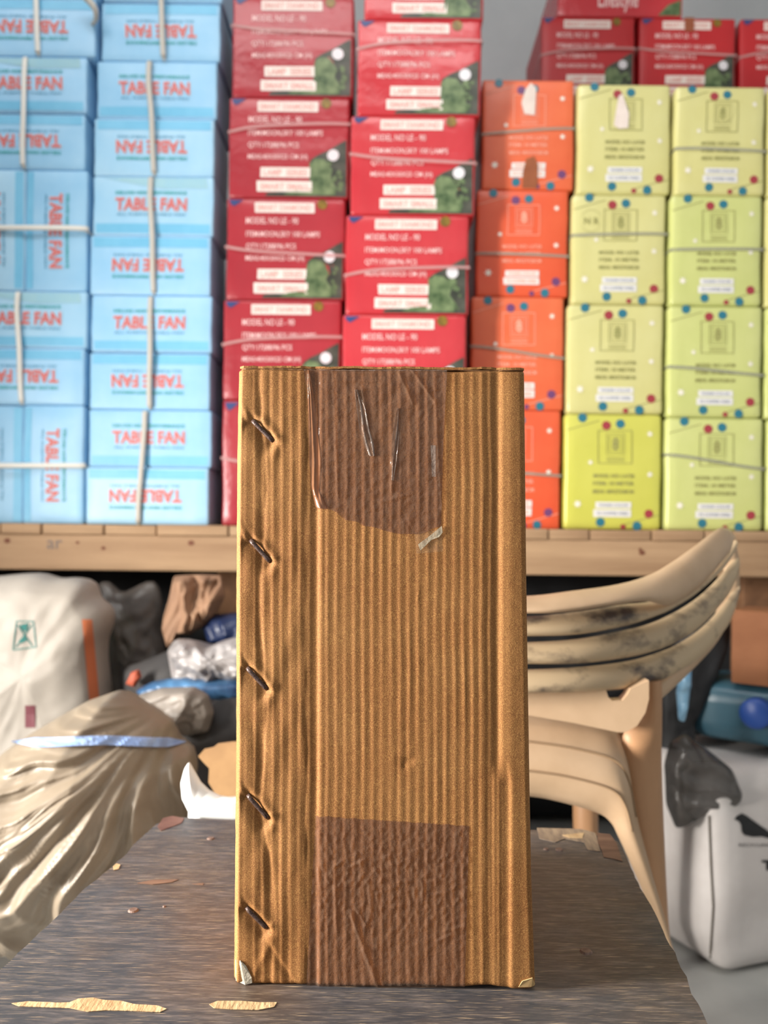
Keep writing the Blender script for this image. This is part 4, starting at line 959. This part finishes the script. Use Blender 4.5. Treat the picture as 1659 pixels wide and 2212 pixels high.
kp = pillow('kraft_paper', [(376, 1244), (400, 1242), (440, 1241), (478, 1243), (486, 1290), (470, 1322), (440, 1352), (412, 1370), (385, 1372), (372, 1400), (360, 1398), (350, 1360), (354, 1330), (366, 1290)], 1.70, .012, .05, 9, rings=30, seg=120, seed=31, stretch=(2.6, .7))
tag(link('kraft_paper', kp, m_kp), 'crumpled brown paper sheet hanging down under the shelf beam', 'paper')
m_wf = mat('white_crumpled_film', (176, 170, 168), .35, (110, 104, 102), 14, bump=.3, bscale=40)
junk('crumpled_film', [(362, 1404), (380, 1380), (420, 1384), (450, 1398), (480, 1384), (540, 1370), (600, 1400), (600, 1450), (560, 1472), (430, 1474), (372, 1466)], 1.55, .05, m_wf, 'crumpled whitish plastic film in the heap left of the big carton', 'film', .03, 16, 8)
m_navy = mat('navy_plastic', (30, 42, 74), .4); m_blu = mat('sky_blue_plastic', (82, 130, 172), .35, (28, 46, 80), 14)
junk('navy_bag', [(436, 1350), (460, 1328), (520, 1322), (600, 1330), (600, 1392), (520, 1396), (450, 1386)], 1.72, .05, m_navy, 'dark navy bag under the hanging brown paper', 'bag', .012, 12, 9)
junk('blue_sheet', [(292, 1492), (330, 1472), (400, 1462), (470, 1468), (600, 1466), (620, 1506), (480, 1512), (430, 1494), (350, 1492), (305, 1504)], 1.52, .03, m_blu, 'blue plastic sheet edge in the heap left of the big carton', 'sheet', .014, 12, 10)
m_gry = mat('grey_dusty_bag', (140, 130, 120), .5, (108, 100, 92), 8)
junk('grey_bag', [(300, 1500), (350, 1486), (420, 1484), (450, 1502), (462, 1540), (450, 1580), (400, 1590), (330, 1560)], 1.40, .03, m_gry, 'small grey dusty bag between the big clear bag and the blue sheet', 'bag', .018, 14, 11)
junk('orange_scrap', [(272, 1478), (284, 1452), (300, 1446), (306, 1462), (292, 1484)], 1.58, .012, mat('orange_red_scrap', (176, 84, 58), .6), 'small orange-red scrap beside the white sack', 'scrap', .004, 20, 12)
junk('dark_heap', [(-260, 1930), (-100, 1890), (40, 1880), (150, 1930), (260, 1940), (370, 1900), (420, 1980), (430, 2240), (-240, 2240)], 1.30, .10, mat('dark_grey_heap', (50, 48, 46), .8, (72, 68, 62), 7), 'dark grey heap on the floor under the big dusty bag', 'cloth', .02, 8, 15)  # dark heap put in to carry the bag
junk('dark_heap', [(350, 1560), (430, 1540), (480, 1508), (620, 1500), (680, 1700), (660, 2120), (330, 2120), (320, 1800)], 1.45, .05, m_char, 'dark heap low behind the table, left of the big carton', 'cloth', .02, 9, 13)
junk('dark_heap', [(262, 1440), (310, 1430), (370, 1400), (470, 1440), (640, 1440), (680, 1700), (660, 1960), (262, 1960)], 1.64, .04, m_char, 'dark heap added for the shade under the shelf between the white sack and the big carton', 'cloth', .02, 9, 14)  # another added dark filler for the under-shelf shade
m_cs = mat('scrap_card', (140, 106, 70), .8, (164, 128, 86), 12)
cs = [P(x_, y_, 1.08) for x_, y_ in ((428, 1634), (440, 1620), (460, 1616), (470, 1608), (500, 1604), (580, 1600), (580, 2350), (470, 2350), (462, 1710), (450, 1690), (452, 1660), (440, 1648))]
for p in cs: p.z = max(p.z, 0.001)
tag(link('cardboard_scrap', slab('cardboard_scrap', cs, .006), m_cs), 'torn tan cardboard piece standing behind the carton, above the white chair arm', 'cardboard')

# ---------------------------------------------------------------- right side under the shelf
m_bc = mat('brown_box_card', (138, 86, 52), .75, (154, 100, 64), 6)
bxo = link('brown_box', boxmesh('brown_box', (0, 0, 0), (.40, .30, .40), .004, 4), m_bc); q = P(1556, 1512, 1.62)
bxo.location = (q.x, 1.62, q.z - .005 - .0); 
tag(bxo, 'plain brown cardboard box lying on the teal water can at the right edge', 'box')
m_teal = mat('teal_can_plastic', (50, 86, 104), .3, (74, 116, 132), 3)
yaw = math.radians(-38); q0 = Pz(1474, 1592, .405)
dr = empty('water_can', (q0.x, q0.y, .405), 'dark teal plastic water can with a blue cap, lying on the white printed sack', 'can')
co, si = math.cos(yaw), math.sin(yaw)
def yw(p): return Vector((q0.x + p.x * co - p.y * si, q0.y + p.x * si + p.y * co, .405 + p.z))
link('can_body', boxmesh('can_body', (0, 0, 0), (.46, .20, .125), .04, 12, yw), m_teal, dr)
kx = (1642 - CX) / F; xc = (q0.x - kx * q0.y) / (kx * si - co)
def lathe(name, prof, c, n=28):
    vs = []; fs = []
    for r, z in prof:
        for k in range(n): a = 6.28318 * k / n; vs.append(yw(Vector((xc + max(r, 1e-4) * math.cos(a), -z, .075 + max(r, 1e-4) * math.sin(a)))))
    for i in range(len(prof) - 1):
        for k in range(n): fs.append((i * n + k, i * n + (k + 1) % n, (i + 1) * n + (k + 1) % n, (i + 1) * n + k))
    return mesh(name, vs, fs)
link('cap', lathe('cap', [(0, -.004), (.030, -.004), (.030, .026), (.025, .03), (0, .03)], None), mat('royal_blue_cap', (44, 82, 160), .35), dr)
bxo.location = (q0.x + .075, q0.y - .06, .532); bxo.scale = (.9, .4, .37); bxo.rotation_euler = (0, 0, yaw)
junk('blue_white_wrapper', [(1470, 1440), (1486, 1424), (1494, 1440), (1488, 1500), (1478, 1560), (1466, 1556), (1462, 1500)], 1.42, .012, mat('pale_blue_wrapper', (150, 190, 214), .3, (86, 140, 180), 14), 'narrow pale blue wrapper between the chair and the teal water can', 'wrapper', .006, 20, 21)
junk('shade_sheet', [(1420, 1440), (1500, 1330), (1560, 1310), (1580, 1360), (1540, 1440), (1480, 1500), (1462, 1640), (1450, 1990), (1410, 1990)], 1.66, .03, m_shade, 'added black sheet standing for the shade between the chair back and the teal water can', 'sheet', .012, 10, 22)  # black shape added where the gap is only dark
# white printed sack
m_ws = mat('white_printed_sack', (222, 216, 212), .5, (200, 192, 188), 4, bump=.1, bscale=30)
ws = boxmesh('printed_sack', (0, 0, 0), (.56, .27, .39), .035, 16, lambda p: Vector((p.x + .012 * N3(p.z, p.y, 2, 7) + (.03 * max(0, .08 - p.z) / .08 if p.x < .3 else 0) , p.y + .010 * N3(p.x, p.z, 5, 8) - .012 * math.sin(math.pi * min(1, max(0, p.z / .39))), p.z + .012 * N3(p.x, p.y, 6, 6) * (p.z > .1) + .04 * max(0, .02 - p.y) / .34 * 0)))
wso = link('printed_sack', ws, m_ws); q = P(1536, 2100, 1.46)
wso.location = (q.x, 1.46, 0.0); wso.rotation_euler = (0, 0, math.radians(20))
tag(wso, 'white printed sack with a black bird shape, standing on the floor at the right edge', 'sack')
bpy.context.view_layer.update()
mw = wso.matrix_world.copy()
tw = BVHTree.FromPolygons([mw @ v.co for v in ws.vertices], [tuple(p.vertices) for p in ws.polygons])
m_bk = mat('black_ink', (26, 26, 28), .5); m_seam = mat('dark_seam', (92, 84, 74), .8)
def sub(n_, v_, f_, m, off=.002):
    me = onto(tw, n_, v_, f_, off); o = link(n_, me, m); o.parent = wso; o.matrix_parent_inverse = mw.inverted(); return o
bp_ = [(1586, 1770), (1592, 1762), (1603, 1757), (1614, 1763), (1626, 1772), (1640, 1782), (1655, 1792), (1672, 1806), (1690, 1818), (1664, 1812), (1646, 1807), (1626, 1808), (1608, 1804), (1602, 1796), (1601, 1782), (1596, 1774)]
v_, f_ = bp_, [tuple(range(len(bp_)))]
sub('bird_print', v_, f_, m_bk)
def ptxt(s_, x0, x1, y0, y1, bold=.01):
    vv, ff = textdata(s_, bold); return [(x0 + (x1 - x0) * u, y1 + (y0 - y1) * v) for u, v in vv], ff
v_, f_ = ptxt('RECYCLING CO', 1596, 1690, 1822, 1829); sub('small_lettering', v_, f_, mat('grey_ink', (110, 106, 106), .6))
v_, f_ = ptxt('TF', 1646, 1690, 1858, 1880, .05); sub('large_lettering', v_, f_, m_bk)
v_, f_ = bars([(1532, 1762, 1536, 1870), (1536, 1870, 1541, 1960), (1541, 1960, 1534, 2070)], 5); sub('seam', v_, f_, m_seam)
# smoky film lying between the can and the sack
junk('clear_bag', [(1436, 1650), (1450, 1600), (1480, 1585), (1520, 1612), (1580, 1660), (1604, 1712), (1590, 1740), (1545, 1748), (1500, 1770), (1460, 1790), (1440, 1740)], 1.50, .03, film('smoky_film', (70, 66, 62), .75, .25), 'smoky clear plastic bag draped over the left end of the white printed sack', 'bag', .02, 14, 23)
